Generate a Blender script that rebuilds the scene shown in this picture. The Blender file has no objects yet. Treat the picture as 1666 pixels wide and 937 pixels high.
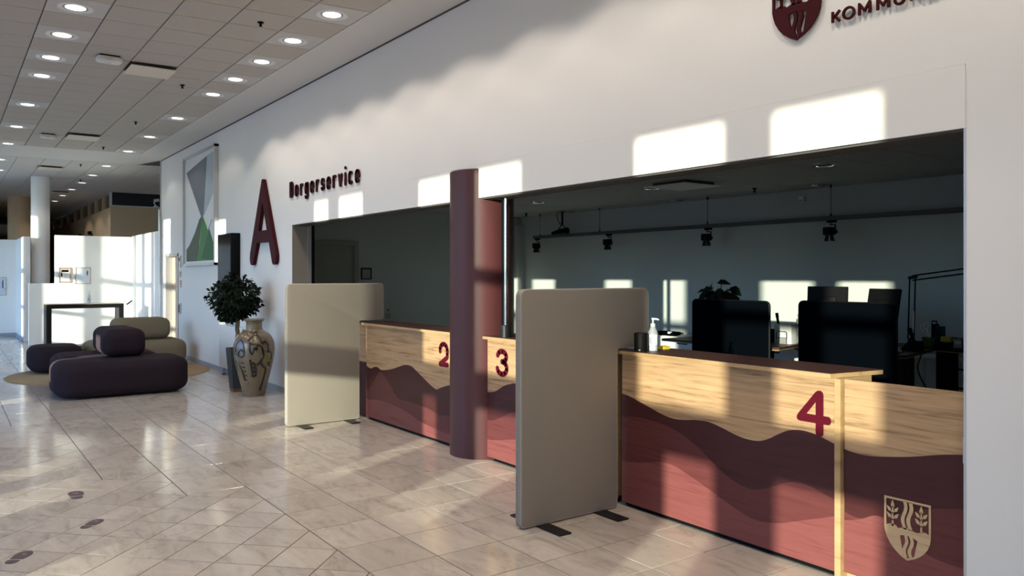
import bpy, bmesh, math, random
from mathutils import Vector, Matrix, noise
random.seed(7)
SC = bpy.context.scene
COL = SC.collection
PI = math.pi

# ---------------------------------------------------------------- camera, sky, sun, exposure
cam = bpy.data.cameras.new('camera'); cam.sensor_width = 36; cam.lens = 36 * 1279 / 1666
cam.shift_y = -20.5 / 1666; cam.clip_end = 300
camo = bpy.data.objects.new('camera', cam); COL.objects.link(camo)
camo.location = (0, -3.77, 1.6); camo.rotation_euler = (PI / 2, 0, math.radians(54.0953))
SC.camera = camo

SUN = Vector((-0.53, 1.0, -0.154))          # direction the sunlight travels
world = bpy.data.worlds.new('sky'); SC.world = world; world.use_nodes = True
wn = world.node_tree.nodes; wl = world.node_tree.links
sky = wn.new('ShaderNodeTexSky'); sky.sky_type = 'NISHITA'; sky.sun_disc = False
sky.sun_elevation = math.radians(14.0); sky.sun_rotation = math.atan2(0.53, -1.0)
sky.air_density = 1.0; sky.dust_density = 0.4; sky.ozone_density = 4.0
tint = wn.new('ShaderNodeMix'); tint.data_type = 'RGBA'; tint.blend_type = 'MULTIPLY'; tint.inputs['Factor'].default_value = 1.0
tint.inputs['B'].default_value = (0.72, 0.92, 1.35, 1)
wl.new(sky.outputs[0], tint.inputs['A']); wl.new(tint.outputs['Result'], wn['Background'].inputs['Color']); wn['Background'].inputs['Strength'].default_value = 0.80
sl = bpy.data.lights.new('sun', 'SUN'); sl.energy = 24; sl.angle = 0.0093; sl.color = (1.0, 0.93, 0.82)
so = bpy.data.objects.new('sun', sl); COL.objects.link(so); so.rotation_euler = SUN.to_track_quat('-Z', 'Y').to_euler()
vs = SC.view_settings; vs.view_transform = 'Standard'; vs.look = 'None'; vs.gamma = 1.0; vs.use_curve_mapping = False
vs.exposure = 0.0
SC.cycles.diffuse_bounces = 7; SC.cycles.max_bounces = 12; SC.cycles.transparent_max_bounces = 12


def portal(x, y, z, sx, sz, rot):
    l = bpy.data.lights.new('window_portal', 'AREA'); l.shape = 'RECTANGLE'; l.size = sx; l.size_y = sz; l.energy = 1
    l.cycles.is_portal = True
    o = bpy.data.objects.new('window_portal', l); COL.objects.link(o); o.location = (x, y, z); o.rotation_euler = rot


# ---------------------------------------------------------------- materials
def newmat(name):
    m = bpy.data.materials.new(name); m.use_nodes = True
    return m, m.node_tree.nodes, m.node_tree.links, m.node_tree.nodes['Principled BSDF']


def mat(name, col, rough=0.6, metal=0.0, spec=0.5, var=0.0, scale=8.0, bump=0.0, bscale=200.0, emit=None, coat=0.0, sheen=0.0):
    m, n, l, b = newmat(name)
    b.inputs['Base Color'].default_value = (*col, 1); b.inputs['Roughness'].default_value = rough
    b.inputs['Metallic'].default_value = metal; b.inputs['Specular IOR Level'].default_value = spec
    b.inputs['Coat Weight'].default_value = coat; b.inputs['Sheen Weight'].default_value = sheen
    tc = n.new('ShaderNodeNewGeometry')
    if var:
        t = n.new('ShaderNodeTexNoise'); t.inputs['Scale'].default_value = scale; t.inputs['Detail'].default_value = 4
        l.new(tc.outputs['Position'], t.inputs['Vector'])
        r = n.new('ShaderNodeMix'); r.data_type = 'RGBA'
        r.inputs['A'].default_value = (*[c * (1 - var) for c in col], 1); r.inputs['B'].default_value = (*[min(1, c * (1 + var)) for c in col], 1)
        l.new(t.outputs['Fac'], r.inputs['Factor']); l.new(r.outputs['Result'], b.inputs['Base Color'])
    if bump:
        t2 = n.new('ShaderNodeTexNoise'); t2.inputs['Scale'].default_value = bscale; t2.inputs['Detail'].default_value = 3
        l.new(tc.outputs['Position'], t2.inputs['Vector'])
        bp = n.new('ShaderNodeBump'); bp.inputs['Strength'].default_value = bump; bp.inputs['Distance'].default_value = 0.002
        l.new(t2.outputs['Fac'], bp.inputs['Height']); l.new(bp.outputs['Normal'], b.inputs['Normal'])
    if emit:
        b.inputs['Emission Color'].default_value = (*emit[0], 1); b.inputs['Emission Strength'].default_value = emit[1]
    return m


def grain(name, dark, light, rough=0.45, stretch=(1.6, 12, 26), var=1.0):
    """wood grain running along X"""
    m, n, l, b = newmat(name)
    g = n.new('ShaderNodeNewGeometry'); mp = n.new('ShaderNodeMapping'); mp.inputs['Scale'].default_value = stretch
    l.new(g.outputs['Position'], mp.inputs['Vector'])
    t = n.new('ShaderNodeTexNoise'); t.inputs['Scale'].default_value = 1.6; t.inputs['Detail'].default_value = 9; t.inputs['Roughness'].default_value = 0.62; t.inputs['Distortion'].default_value = 0.5
    l.new(mp.outputs[0], t.inputs['Vector'])
    mp2 = n.new('ShaderNodeMapping'); mp2.inputs['Scale'].default_value = (stretch[0] * 0.5, 4, stretch[2] * 4); l.new(g.outputs['Position'], mp2.inputs['Vector'])
    t2 = n.new('ShaderNodeTexNoise'); t2.inputs['Scale'].default_value = 2; t2.inputs['Detail'].default_value = 5; l.new(mp2.outputs[0], t2.inputs['Vector'])
    ad = n.new('ShaderNodeMath'); ad.operation = 'MULTIPLY_ADD'; ad.inputs[1].default_value = 0.35; l.new(t2.outputs['Fac'], ad.inputs[0]); l.new(t.outputs['Fac'], ad.inputs[2])
    cr = n.new('ShaderNodeValToRGB'); e = cr.color_ramp.elements
    e[0].position = 0.45; e[0].color = (*dark, 1); e[1].position = 0.86; e[1].color = (*light, 1)
    mid = cr.color_ramp.elements.new(0.62); mid.color = (*[d * 0.35 + q * 0.65 for d, q in zip(dark, light)], 1)
    l.new(ad.outputs[0], cr.inputs['Fac']); l.new(cr.outputs['Color'], b.inputs['Base Color'])
    b.inputs['Roughness'].default_value = rough; b.inputs['Specular IOR Level'].default_value = 0.22
    return m


def marble(name):
    m, n, l, b = newmat(name)
    g = n.new('ShaderNodeNewGeometry'); oi = n.new('ShaderNodeObjectInfo')
    mul = n.new('ShaderNodeMath'); mul.operation = 'MULTIPLY'; mul.inputs[1].default_value = 60; l.new(oi.outputs['Random'], mul.inputs[0])
    cb = n.new('ShaderNodeCombineXYZ'); l.new(mul.outputs[0], cb.inputs[2]); l.new(mul.outputs[0], cb.inputs[0])
    va = n.new('ShaderNodeVectorMath'); va.operation = 'ADD'; l.new(g.outputs['Position'], va.inputs[0]); l.new(cb.outputs[0], va.inputs[1])
    mp = n.new('ShaderNodeMapping'); mp.inputs['Rotation'].default_value = (0, 0, 0.9); mp.inputs['Scale'].default_value = (1, 3.2, 1); l.new(va.outputs[0], mp.inputs['Vector'])
    t = n.new('ShaderNodeTexNoise'); t.inputs['Scale'].default_value = 2.2; t.inputs['Detail'].default_value = 8; t.inputs['Roughness'].default_value = 0.65; t.inputs['Distortion'].default_value = 1.1
    l.new(mp.outputs[0], t.inputs['Vector'])
    cr = n.new('ShaderNodeValToRGB'); e = cr.color_ramp.elements
    e[0].position = 0.30; e[0].color = (0.39, 0.34, 0.29, 1); e[1].position = 0.72; e[1].color = (0.62, 0.55, 0.475, 1)
    q = cr.color_ramp.elements.new(0.46); q.color = (0.53, 0.47, 0.405, 1)
    l.new(t.outputs['Fac'], cr.inputs['Fac'])
    # thin dark veins
    t3 = n.new('ShaderNodeTexNoise'); t3.inputs['Scale'].default_value = 3.4; t3.inputs['Detail'].default_value = 10; t3.inputs['Roughness'].default_value = 0.7; t3.inputs['Distortion'].default_value = 0.6
    l.new(va.outputs[0], t3.inputs['Vector'])
    s = n.new('ShaderNodeMath'); s.operation = 'SUBTRACT'; s.inputs[1].default_value = 0.5; l.new(t3.outputs['Fac'], s.inputs[0])
    ab = n.new('ShaderNodeMath'); ab.operation = 'ABSOLUTE'; l.new(s.outputs[0], ab.inputs[0])
    mr = n.new('ShaderNodeMapRange'); mr.inputs['From Min'].default_value = 0.0; mr.inputs['From Max'].default_value = 0.014; mr.inputs['To Min'].default_value = 1; mr.inputs['To Max'].default_value = 0
    l.new(ab.outputs[0], mr.inputs['Value'])
    t4 = n.new('ShaderNodeTexNoise'); t4.inputs['Scale'].default_value = 2.0; l.new(va.outputs[0], t4.inputs['Vector'])
    mr4 = n.new('ShaderNodeMapRange'); mr4.inputs['From Min'].default_value = 0.52; mr4.inputs['From Max'].default_value = 0.7; mr4.inputs['To Max'].default_value = 0.55; l.new(t4.outputs['Fac'], mr4.inputs['Value'])
    mm = n.new('ShaderNodeMath'); mm.operation = 'MULTIPLY'; l.new(mr.outputs[0], mm.inputs[0]); l.new(mr4.outputs[0], mm.inputs[1])
    mx = n.new('ShaderNodeMix'); mx.data_type = 'RGBA'; mx.inputs['B'].default_value = (0.13, 0.115, 0.105, 1)
    l.new(mm.outputs[0], mx.inputs['Factor']); l.new(cr.outputs['Color'], mx.inputs['A'])
    # tone of each slab
    mr5 = n.new('ShaderNodeMapRange'); mr5.inputs['To Min'].default_value = 0.92; mr5.inputs['To Max'].default_value = 1.06; l.new(oi.outputs['Random'], mr5.inputs['Value'])
    vm = n.new('ShaderNodeVectorMath'); vm.operation = 'SCALE'; l.new(mx.outputs['Result'], vm.inputs[0]); l.new(mr5.outputs[0], vm.inputs['Scale'])
    l.new(vm.outputs[0], b.inputs['Base Color'])
    b.inputs['Roughness'].default_value = 0.13; b.inputs['Specular IOR Level'].default_value = 0.5
    return m


def glassmat(name, tint, gloss=0.08, rough=0.02):
    m = bpy.data.materials.new(name); m.use_nodes = True; n = m.node_tree.nodes; l = m.node_tree.links
    n.remove(n['Principled BSDF']); t = n.new('ShaderNodeBsdfTransparent'); t.inputs[0].default_value = (*tint, 1)
    g = n.new('ShaderNodeBsdfGlossy'); g.inputs['Roughness'].default_value = rough
    x = n.new('ShaderNodeMixShader'); x.inputs[0].default_value = gloss; l.new(t.outputs[0], x.inputs[1]); l.new(g.outputs[0], x.inputs[2])
    l.new(x.outputs[0], n['Material Output'].inputs[0])
    return m


def hazy(name, col, solid):
    m = bpy.data.materials.new(name); m.use_nodes = True; n = m.node_tree.nodes; l = m.node_tree.links
    b = n['Principled BSDF']; b.inputs['Base Color'].default_value = (*col, 1); b.inputs['Roughness'].default_value = 0.2
    t = n.new('ShaderNodeBsdfTransparent'); x = n.new('ShaderNodeMixShader'); x.inputs[0].default_value = solid
    l.new(t.outputs[0], x.inputs[1]); l.new(b.outputs[0], x.inputs[2]); l.new(x.outputs[0], n['Material Output'].inputs[0])
    return m


M = dict(
    wall=mat('white_plaster', (0.80, 0.775, 0.75), 0.75, var=0.015, scale=1.2, bump=0.08, bscale=260),
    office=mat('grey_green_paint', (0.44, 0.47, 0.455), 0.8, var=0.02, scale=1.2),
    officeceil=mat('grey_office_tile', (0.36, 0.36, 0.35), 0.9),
    lowwall=mat('white_paint', (0.84, 0.84, 0.83), 0.6, var=0.02, scale=2),
    brownwall=mat('tan_wall', (0.56, 0.42, 0.28), 0.7, var=0.04, scale=1.5),
    ceil=mat('white_board', (0.70, 0.69, 0.67), 0.85),
    tile=mat('perforated_ceiling_tile', (0.54, 0.50, 0.45), 0.9, var=0.05, scale=30, bump=0.3, bscale=160),
    tile2=mat('plain_ceiling_tile', (0.62, 0.61, 0.59), 0.85),
    gap=mat('shadow_gap', (0.08, 0.075, 0.07), 0.9),
    grout=mat('grout', (0.085, 0.07, 0.06), 0.7),
    marble=marble('marble_tile'),
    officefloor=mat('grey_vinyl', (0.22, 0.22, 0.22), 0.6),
    base=mat('grey_skirting', (0.33, 0.35, 0.39), 0.5),
    wood=grain('light_oak', (0.19, 0.105, 0.052), (0.52, 0.335, 0.185)),
    woodedge=grain('oak_edge', (0.31, 0.195, 0.095), (0.48, 0.32, 0.165), stretch=(1, 8, 8)),
    inlay=grain('pale_oak_inlay', (0.42, 0.28, 0.15), (0.60, 0.42, 0.25), stretch=(1.5, 8, 20)),
    wine1=grain('deep_wine_print', (0.042, 0.011, 0.011), (0.064, 0.018, 0.018), 0.42),
    wine2=grain('wine_print', (0.082, 0.022, 0.022), (0.125, 0.036, 0.035), 0.42),
    wine3=grain('rose_wine_print', (0.14, 0.039, 0.038), (0.21, 0.067, 0.063), 0.42),
    top=mat('dark_wine_laminate', (0.052, 0.019, 0.016), 0.5, var=0.05, scale=20),
    column=mat('wine_painted_column', (0.085, 0.026, 0.028), 0.42, spec=0.4, var=0.02, scale=3),
    sign=mat('wine_lettering', (0.050, 0.006, 0.009), 0.55, spec=0.1),
    digit=mat('crimson_lettering', (0.085, 0.003, 0.012), 0.6, spec=0.12),
    fabric=mat('cream_fabric', (0.31, 0.277, 0.236), 0.95, spec=0.2, var=0.03, scale=60, bump=0.4, bscale=900),
    piping=mat('cream_piping', (0.40, 0.365, 0.32), 0.8),
    black=mat('matt_black', (0.004, 0.004, 0.0045), 0.55, spec=0.12),
    blackmetal=mat('black_steel', (0.01, 0.01, 0.011), 0.4, spec=0.3),
    screen=mat('black_glass', (0.004, 0.004, 0.0045), 0.1, spec=0.3),
    dark_felt=mat('dark_blue_felt', (0.0016, 0.0026, 0.0042), 0.95, spec=0.0, bump=0.3, bscale=700, var=0.1, scale=40),
    sofa=mat('aubergine_wool', (0.025, 0.017, 0.023), 0.95, spec=0.15, var=0.12, scale=60, bump=0.3, bscale=600),
    beige=mat('khaki_wool', (0.21, 0.165, 0.105), 0.95, spec=0.2, var=0.06, scale=60, bump=0.3, bscale=600),
    rug=mat('tan_rug', (0.36, 0.25, 0.13), 1.0, var=0.12, scale=90, bump=0.6, bscale=500),
    white=mat('white_plastic', (0.75, 0.75, 0.73), 0.4),
    whitemetal=mat('white_enamel', (0.78, 0.78, 0.77), 0.35),
    chrome=mat('chrome', (0.75, 0.75, 0.76), 0.12, metal=1.0),
    steel=mat('brushed_steel', (0.55, 0.55, 0.55), 0.35, metal=1.0),
    alu=mat('aluminium_frame', (0.58, 0.57, 0.56), 0.4, metal=0.6),
    lamp=mat('lit_lamp', (1, 1, 1), 0.4, emit=((1.0, 0.92, 0.84), 2.6)),
    ventplate=mat('cream_vent_plate', (0.74, 0.68, 0.56), 0.5),
    track=mat('grey_track', (0.10, 0.10, 0.105), 0.5, spec=0.2),
    trim=mat('white_lamp_trim', (0.82, 0.81, 0.79), 0.35),
    vase=mat('stoneware_glaze', (0.175, 0.13, 0.08), 0.22, var=0.18, scale=9, spec=0.5, coat=0.4),
    vasedark=mat('stoneware_rim', (0.19, 0.155, 0.11), 0.25, var=0.2, scale=20, coat=0.3),
    ink=mat('black_brush_glaze', (0.012, 0.012, 0.014), 0.25, coat=0.3),
    ochre=mat('ochre_glaze', (0.24, 0.19, 0.07), 0.3, var=0.1, coat=0.3),
    blueglaze=mat('blue_grey_glaze', (0.12, 0.15, 0.21), 0.25, coat=0.3),
    pot=mat('slate_pot', (0.04, 0.042, 0.047), 0.55, var=0.05),
    footwood=mat('brown_wood_foot', (0.20, 0.09, 0.045), 0.5),
    soil=mat('soil', (0.03, 0.02, 0.014), 1.0),
    bark=mat('bark', (0.16, 0.115, 0.075), 0.85, var=0.2, scale=40),
    leaf=mat('dark_leaf', (0.004, 0.011, 0.0055), 0.6, spec=0.12, var=0.3, scale=14),
    leaf2=mat('office_leaf', (0.005, 0.011, 0.006), 0.5, spec=0.2, var=0.3, scale=14),
    red=mat('red_sign', (0.55, 0.03, 0.03), 0.5),
    yellow=mat('yellow_paper', (0.65, 0.52, 0.04), 0.7),
    green=mat('green_bowl', (0.12, 0.17, 0.07), 0.4),
    blue=mat('blue_plastic', (0.012, 0.022, 0.075), 0.4),
    paper=mat('white_paper', (0.80, 0.80, 0.80), 0.7),
    paper2=mat('pale_print', (0.62, 0.68, 0.78), 0.7, var=0.1, scale=6),
    greytext=mat('grey_print', (0.30, 0.32, 0.36), 0.7),
    framewood=mat('pale_wood_frame', (0.42, 0.33, 0.25), 0.5),
    gel=hazy('clear_gel', (0.55, 0.58, 0.64), 0.42),
    pane=glassmat('window_glass', (0.94, 0.98, 0.93), 0.05),
    lightbalance=glassmat('light_balance_glass', (0.60, 0.625, 0.59), 0.05),  # tint added to balance direct sun against the sky fill
    film=glassmat('sun_dimming_glass', (0.56, 0.585, 0.55), 0.05),  # tint added to weaken the sun reaching counters and screens
    sundim2=glassmat('strong_sun_dimming_glass', (0.36, 0.375, 0.35), 0.05),  # denser tint, added to weaken the sun further
    darkpane=mat('dark_glass', (0.012, 0.016, 0.022), 0.06, spec=0.6),
    brownpane=mat('brown_glass', (0.045, 0.032, 0.02), 0.1, spec=0.5),
    ground=mat('pale_paving', (0.42, 0.41, 0.39), 0.9, var=0.1, scale=1),
    outside=mat('sun_block_grey', (0.55, 0.55, 0.55), 0.9),
    dwhite=mat('door_veneer', (0.55, 0.42, 0.33), 0.5, var=0.04, scale=3),
    greydoor=mat('grey_door', (0.30, 0.31, 0.27), 0.5),
    canvas=mat('canvas_white', (0.72, 0.72, 0.72), 0.7),
    pa=mat('slate_blue_paint', (0.17, 0.185, 0.215), 0.7, var=0.15, scale=5),
    pb=mat('pale_blue_paint', (0.42, 0.49, 0.53), 0.7, var=0.05, scale=5),
    pc=mat('moss_paint', (0.105, 0.125, 0.085), 0.7, var=0.1, scale=5),
    pd=mat('leaf_green_paint', (0.085, 0.24, 0.075), 0.7, var=0.2, scale=4),
    pe=mat('deep_green_paint', (0.055, 0.14, 0.055), 0.7, var=0.1, scale=5),
    sticker=mat('purple_sticker', (0.075, 0.045, 0.058), 0.5),
    sticker2=mat('pale_sticker_mark', (0.20, 0.15, 0.16), 0.5),
    wine_curtain=mat('maroon_panel', (0.11, 0.05, 0.04), 0.8),
)


# ---------------------------------------------------------------- mesh builder
class MB:
    def __init__(s): s.v = []; s.f = []

    def add(s, vs, fs):
        b = len(s.v); s.v += [tuple(v) for v in vs]; s.f += [tuple(i + b for i in f) for f in fs]; return s

    def box(s, x0, x1, y0, y1, z0, z1):
        return s.add([(x, y, z) for z in (z0, z1) for y in (y0, y1) for x in (x0, x1)],
                     [(0, 2, 3, 1), (4, 5, 7, 6), (0, 1, 5, 4), (2, 6, 7, 3), (0, 4, 6, 2), (1, 3, 7, 5)])

    def rbox(s, x0, x1, y0, y1, z0, z1, r=0.005, seg=2):
        bm = bmesh.new(); bmesh.ops.create_cube(bm, size=1)
        for v in bm.verts: v.co = Vector(((x0 + x1) / 2 + v.co.x * (x1 - x0), (y0 + y1) / 2 + v.co.y * (y1 - y0), (z0 + z1) / 2 + v.co.z * (z1 - z0)))
        bmesh.ops.bevel(bm, geom=bm.edges[:], offset=r, segments=seg, affect='EDGES', profile=0.5)
        bm.verts.index_update(); s.add([v.co[:] for v in bm.verts], [[v.index for v in f.verts] for f in bm.faces]); bm.free(); return s

    def rings(s, rings, closed=True, cap0=True, cap1=True):
        n = len(rings[0]); b = len(s.v)
        for r in rings: s.v += [tuple(p) for p in r]
        for i in range(len(rings) - 1):
            for j in range(n if closed else n - 1):
                a = b + i * n + j; c = b + i * n + (j + 1) % n
                s.f.append((a, c, c + n, a + n))
        if cap0: s.f.append(tuple(b + j for j in range(n))[::-1])
        if cap1: s.f.append(tuple(b + (len(rings) - 1) * n + j for j in range(n)))
        return s

    def tube(s, pts, r, n=8, cap=True):
        pts = [Vector(p) for p in pts]; R = r if isinstance(r, (list, tuple)) else [r] * len(pts); out = []; up = None
        for i, p in enumerate(pts):
            d = (pts[min(i + 1, len(pts) - 1)] - pts[max(i - 1, 0)]).normalized()
            if up is None: up = Vector((0, 0, 1)) if abs(d.z) < 0.9 else Vector((1, 0, 0))
            a = d.cross(up).normalized(); up = a.cross(d).normalized()
            out.append([p + (a * math.cos(t) + up * math.sin(t)) * R[i] for t in [2 * PI * k / n for k in range(n)]])
        return s.rings(out, True, cap, cap)

    def cyl(s, x, y, z0, z1, r, r1=None, n=24): return s.lathe(x, y, [(r, z0), (r if r1 is None else r1, z1)], n)

    def lathe(s, x, y, prof, n=32, cap0=True, cap1=True):
        return s.rings([[(x + r * math.cos(2 * PI * k / n), y + r * math.sin(2 * PI * k / n), z) for k in range(n)] for r, z in prof], True, cap0, cap1)

    def prism(s, poly, a0, a1, axis='z'):
        P = {'z': lambda p, h: (p[0], p[1], h), 'y': lambda p, h: (p[0], h, p[1]), 'x': lambda p, h: (h, p[0], p[1])}[axis]
        return s.rings([[P(p, a0) for p in poly], [P(p, a1) for p in poly]])

    def pillow(s, outline, z0, z1, re, n=6, to=lambda p, h: (p[0], p[1], h)):
        """outline (ccw, smooth) lofted from z0 to z1 with rounded top and bottom edges of radius re"""
        m = len(outline); P = [Vector(p) for p in outline]; nr = []
        for i in range(m):
            d = (P[(i + 1) % m] - P[i - 1]); nr.append(Vector((d.y, -d.x)).normalized())
        rs = []
        for k in range(n + 1):
            t = PI / 2 * k / n; rs.append((re * (1 - math.sin(t)), z0 + re * (1 - math.cos(t))))
        for k in range(n + 1):
            t = PI / 2 * k / n; rs.append((re * (1 - math.cos(t)), z1 - re * (1 - math.sin(t))))
        return s.rings([[to(P[i] - nr[i] * o, h) for i in range(m)] for o, h in rs])

    def bm_fix(s, me):
        bm = bmesh.new(); bm.from_mesh(me); bmesh.ops.recalc_face_normals(bm, faces=bm.faces[:]); bm.to_mesh(me); bm.free()

    def mesh(s, name, m, off=(0, 0, 0), smooth=True, ang=35, fix=True):
        me = bpy.data.meshes.new(name)
        me.from_pydata([(v[0] - off[0], v[1] - off[1], v[2] - off[2]) for v in s.v], [], s.f); me.update()
        if fix: s.bm_fix(me)
        me.materials.append(m)
        if smooth:
            me.polygons.foreach_set('use_smooth', [True] * len(me.polygons)); me.set_sharp_from_angle(angle=math.radians(ang))
        return me


def tag(o, label=None, cat=None, group=None, kind=None):
    for k, v in (('label', label), ('category', cat), ('group', group), ('kind', kind)):
        if v: o[k] = v
    return o


def obj(name, mb, m, parent=None, smooth=True, ang=35, loc=None, fix=True):
    """link one mesh object; the builder holds world coordinates"""
    if parent is not None:
        off = parent.location if parent.parent is None else (parent.parent.location + parent.location)
        me = mb.mesh(name, m, off, smooth, ang, fix); o = bpy.data.objects.new(name, me); o.parent = parent
    else:
        L = loc or (0, 0, 0)
        me = mb.mesh(name, m, L, smooth, ang, fix); o = bpy.data.objects.new(name, me); o.location = L
    COL.objects.link(o); return o


def thing(name, label, cat, loc, group=None):
    o = bpy.data.objects.new(name, None); o.empty_display_size = 0.1; o.location = loc; COL.objects.link(o)
    return tag(o, label, cat, group)


def dup(root, loc, label=None):
    r = root.copy(); COL.objects.link(r); r.location = loc
    if label: r['label'] = label
    for ch in list(root.children):
        c = ch.copy(); COL.objects.link(c); c.parent = r
        for g in list(ch.children):
            d = g.copy(); COL.objects.link(d); d.parent = c
    return r


def shape(loops, plane_y, depth, to=None):
    """filled 2-D outline (with holes) in (x, z), front face at plane_y, going back by depth; returns MB"""
    cu = bpy.data.curves.new('outline', 'CURVE'); cu.dimensions = '2D'; cu.fill_mode = 'BOTH'; cu.extrude = depth / 2
    for lp in loops:
        sp = cu.splines.new('POLY'); sp.points.add(len(lp) - 1); sp.use_cyclic_u = True
        for p, q in zip(sp.points, lp): p.co = (q[0], q[1], 0, 1)
    ob = bpy.data.objects.new('outline', cu); COL.objects.link(ob)
    dg = bpy.context.evaluated_depsgraph_get(); dg.update()
    me = bpy.data.meshes.new_from_object(ob.evaluated_get(dg))
    mb = MB()
    f = to or (lambda x, z, h: (x, plane_y + depth / 2 - h, z))
    mb.add([f(v.co.x, v.co.y, v.co.z) for v in me.vertices], [tuple(p.vertices) for p in me.polygons])
    bpy.data.objects.remove(ob); bpy.data.curves.remove(cu); bpy.data.meshes.remove(me)
    bm = bmesh.new(); vv = [bm.verts.new(v) for v in mb.v]
    for q in mb.f:
        try: bm.faces.new([vv[i] for i in q])
        except ValueError: pass
    bmesh.ops.remove_doubles(bm, verts=bm.verts[:], dist=1e-5); bm.verts.index_update()
    out = MB(); out.add([v.co[:] for v in bm.verts], [[v.index for v in q.verts] for q in bm.faces]); bm.free()
    return out


def smooth_line(pts, n=6):
    """Catmull-Rom through pts"""
    P = [pts[0]] + list(pts) + [pts[-1]]; out = []
    for i in range(1, len(P) - 2):
        for k in range(n):
            t = k / n; a, b, c, d = P[i - 1], P[i], P[i + 1], P[i + 2]
            out.append(tuple(0.5 * (2 * b[j] + (c[j] - a[j]) * t + (2 * a[j] - 5 * b[j] + 4 * c[j] - d[j]) * t * t + (3 * b[j] - a[j] - 3 * c[j] + d[j]) * t ** 3) for j in range(len(b))))
    out.append(tuple(pts[-1])); return out


def rrect(x0, x1, y0, y1, r, n=6):
    rs = r if isinstance(r, (list, tuple)) else [r] * 4; out = []
    for (cx, cy, a), q in zip(((x1, y0, -PI / 2), (x1, y1, 0), (x0, y1, PI / 2), (x0, y0, PI)), rs):
        sx = -1 if cx == x1 else 1; sy = -1 if cy == y1 else 1
        for k in range(n + 1): out.append((cx + sx * q + q * math.cos(a + PI / 2 * k / n), cy + sy * q + q * math.sin(a + PI / 2 * k / n)))
    return out


def arc(cx, cz, rx, rz, a0, a1, n=10):
    return [(cx + rx * math.cos(math.radians(a0 + (a1 - a0) * k / n)), cz + rz * math.sin(math.radians(a0 + (a1 - a0) * k / n))) for k in range(n + 1)]


def strokes(mb, lines, w, plane_y, depth, n=5, butt=False):
    """brush strokes with round ends as flat raised letters; lines are polylines in (x, z)"""
    for L in lines:
        L = [Vector(p) for p in L]
        for i, (a, b) in enumerate(zip(L[:-1], L[1:])):
            if (b - a).length < 1e-6: continue
            t = math.atan2(b.y - a.y, b.x - a.x); r = w / 2
            poly = []
            sc, ec = (not butt or i > 0), (not butt or i < len(L) - 2)
            poly += [(b.x + r * math.cos(t + q), b.y + r * math.sin(t + q)) for q in ([-PI / 2 + PI * k / n for k in range(n + 1)] if ec else [-PI / 2, PI / 2])]
            poly += [(a.x + r * math.cos(t + q), a.y + r * math.sin(t + q)) for q in ([PI / 2 + PI * k / n for k in range(n + 1)] if sc else [PI / 2, 3 * PI / 2])]
            d = 0.00006 * (i % 2)
            mb.prism(poly, plane_y + d, plane_y + depth, 'y')
    return mb


F_, R_ = Vector((-0.8100, 0.5864)), Vector((0.5864, 0.8100))


def share(poly, z):
    """rough size of a floor or ceiling polygon in the picture, to rank pieces"""
    q = []
    for p in poly:
        d = Vector((p[0], p[1] + 3.77)); f = d.dot(F_)
        if f < 0.4: return 0
        q.append((833 + 1279 * d.dot(R_) / f, 448 - 1279 * (z - 1.6) / f))
    if max(a for a, b in q) < 0 or min(a for a, b in q) > 1666 or min(b for a, b in q) > 937 or max(b for a, b in q) < 0: return 0
    return abs(sum(q[i - 1][0] * q[i][1] - q[i][0] * q[i - 1][1] for i in range(len(q)))) / 2


def flat_piece(mb, poly, z0, z1, gap, bev):
    """one tile: outline shrunk by half the joint, top edge eased"""
    c = Vector((sum(p[0] for p in poly) / len(poly), sum(p[1] for p in poly) / len(poly)))
    def ins(d):
        m = len(poly); P = [Vector(p) for p in poly]; out = []
        for i in range(m):
            e1 = (P[i] - P[i - 1]).normalized(); e2 = (P[(i + 1) % m] - P[i]).normalized()
            n1 = Vector((-e1.y, e1.x)); n2 = Vector((-e2.y, e2.x)); b = (n1 + n2)
            b = b / max(0.25, b.dot(n1)) if b.length > 1e-6 else n1
            out.append(P[i] + b * d)
        return out
    a = ins(gap / 2); b = ins(gap / 2 + bev)
    lo, hi = (z0, z1)
    s = 1 if hi > lo else -1
    mb.rings([[(p.x, p.y, lo) for p in a], [(p.x, p.y, hi - s * bev) for p in a], [(p.x, p.y, hi) for p in b]], True, False, True)
    return mb


def ccw(poly):
    return poly if sum(poly[i - 1][0] * poly[i][1] - poly[i][0] * poly[i - 1][1] for i in range(len(poly))) > 0 else poly[::-1]


def lay_tiles(parent, pieces, z0, z1, gap, bev, name, limit=295, z=0.0):
    """pieces: (polygon, material); the ones showing largest become parts, the rest one joined part"""
    pieces = sorted(pieces, key=lambda p: -share(p[0], z))
    rest = {}
    for i, (poly, m) in enumerate(pieces):
        poly = ccw(poly)
        if i < limit and share(poly, z) > 0:
            cx = sum(p[0] for p in poly) / len(poly); cy = sum(p[1] for p in poly) / len(poly)
            mb = flat_piece(MB(), poly, z0, z1, gap, bev)
            me = mb.mesh(name, m, (cx, cy, 0), False); o = bpy.data.objects.new(name, me); o.parent = parent; o.location = (cx, cy, 0); COL.objects.link(o)
        else:
            flat_piece(rest.setdefault(m, MB()), poly, z0, z1, gap, bev)
    for m, mb in rest.items():
        o = obj(name + '_field', mb, m, parent, smooth=False); o['kind'] = 'stuff'


# ================================================================ STRUCTURE
WT = 0.2                                       # front wall thickness
CZ = 4.04                                      # hall ceiling height
def struct(name, mb, m, label, cat='wall', parent=None, smooth=False):
    o = obj(name, mb, m, parent, smooth)
    if parent is None: tag(o, label, cat, kind='structure')
    return o

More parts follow.
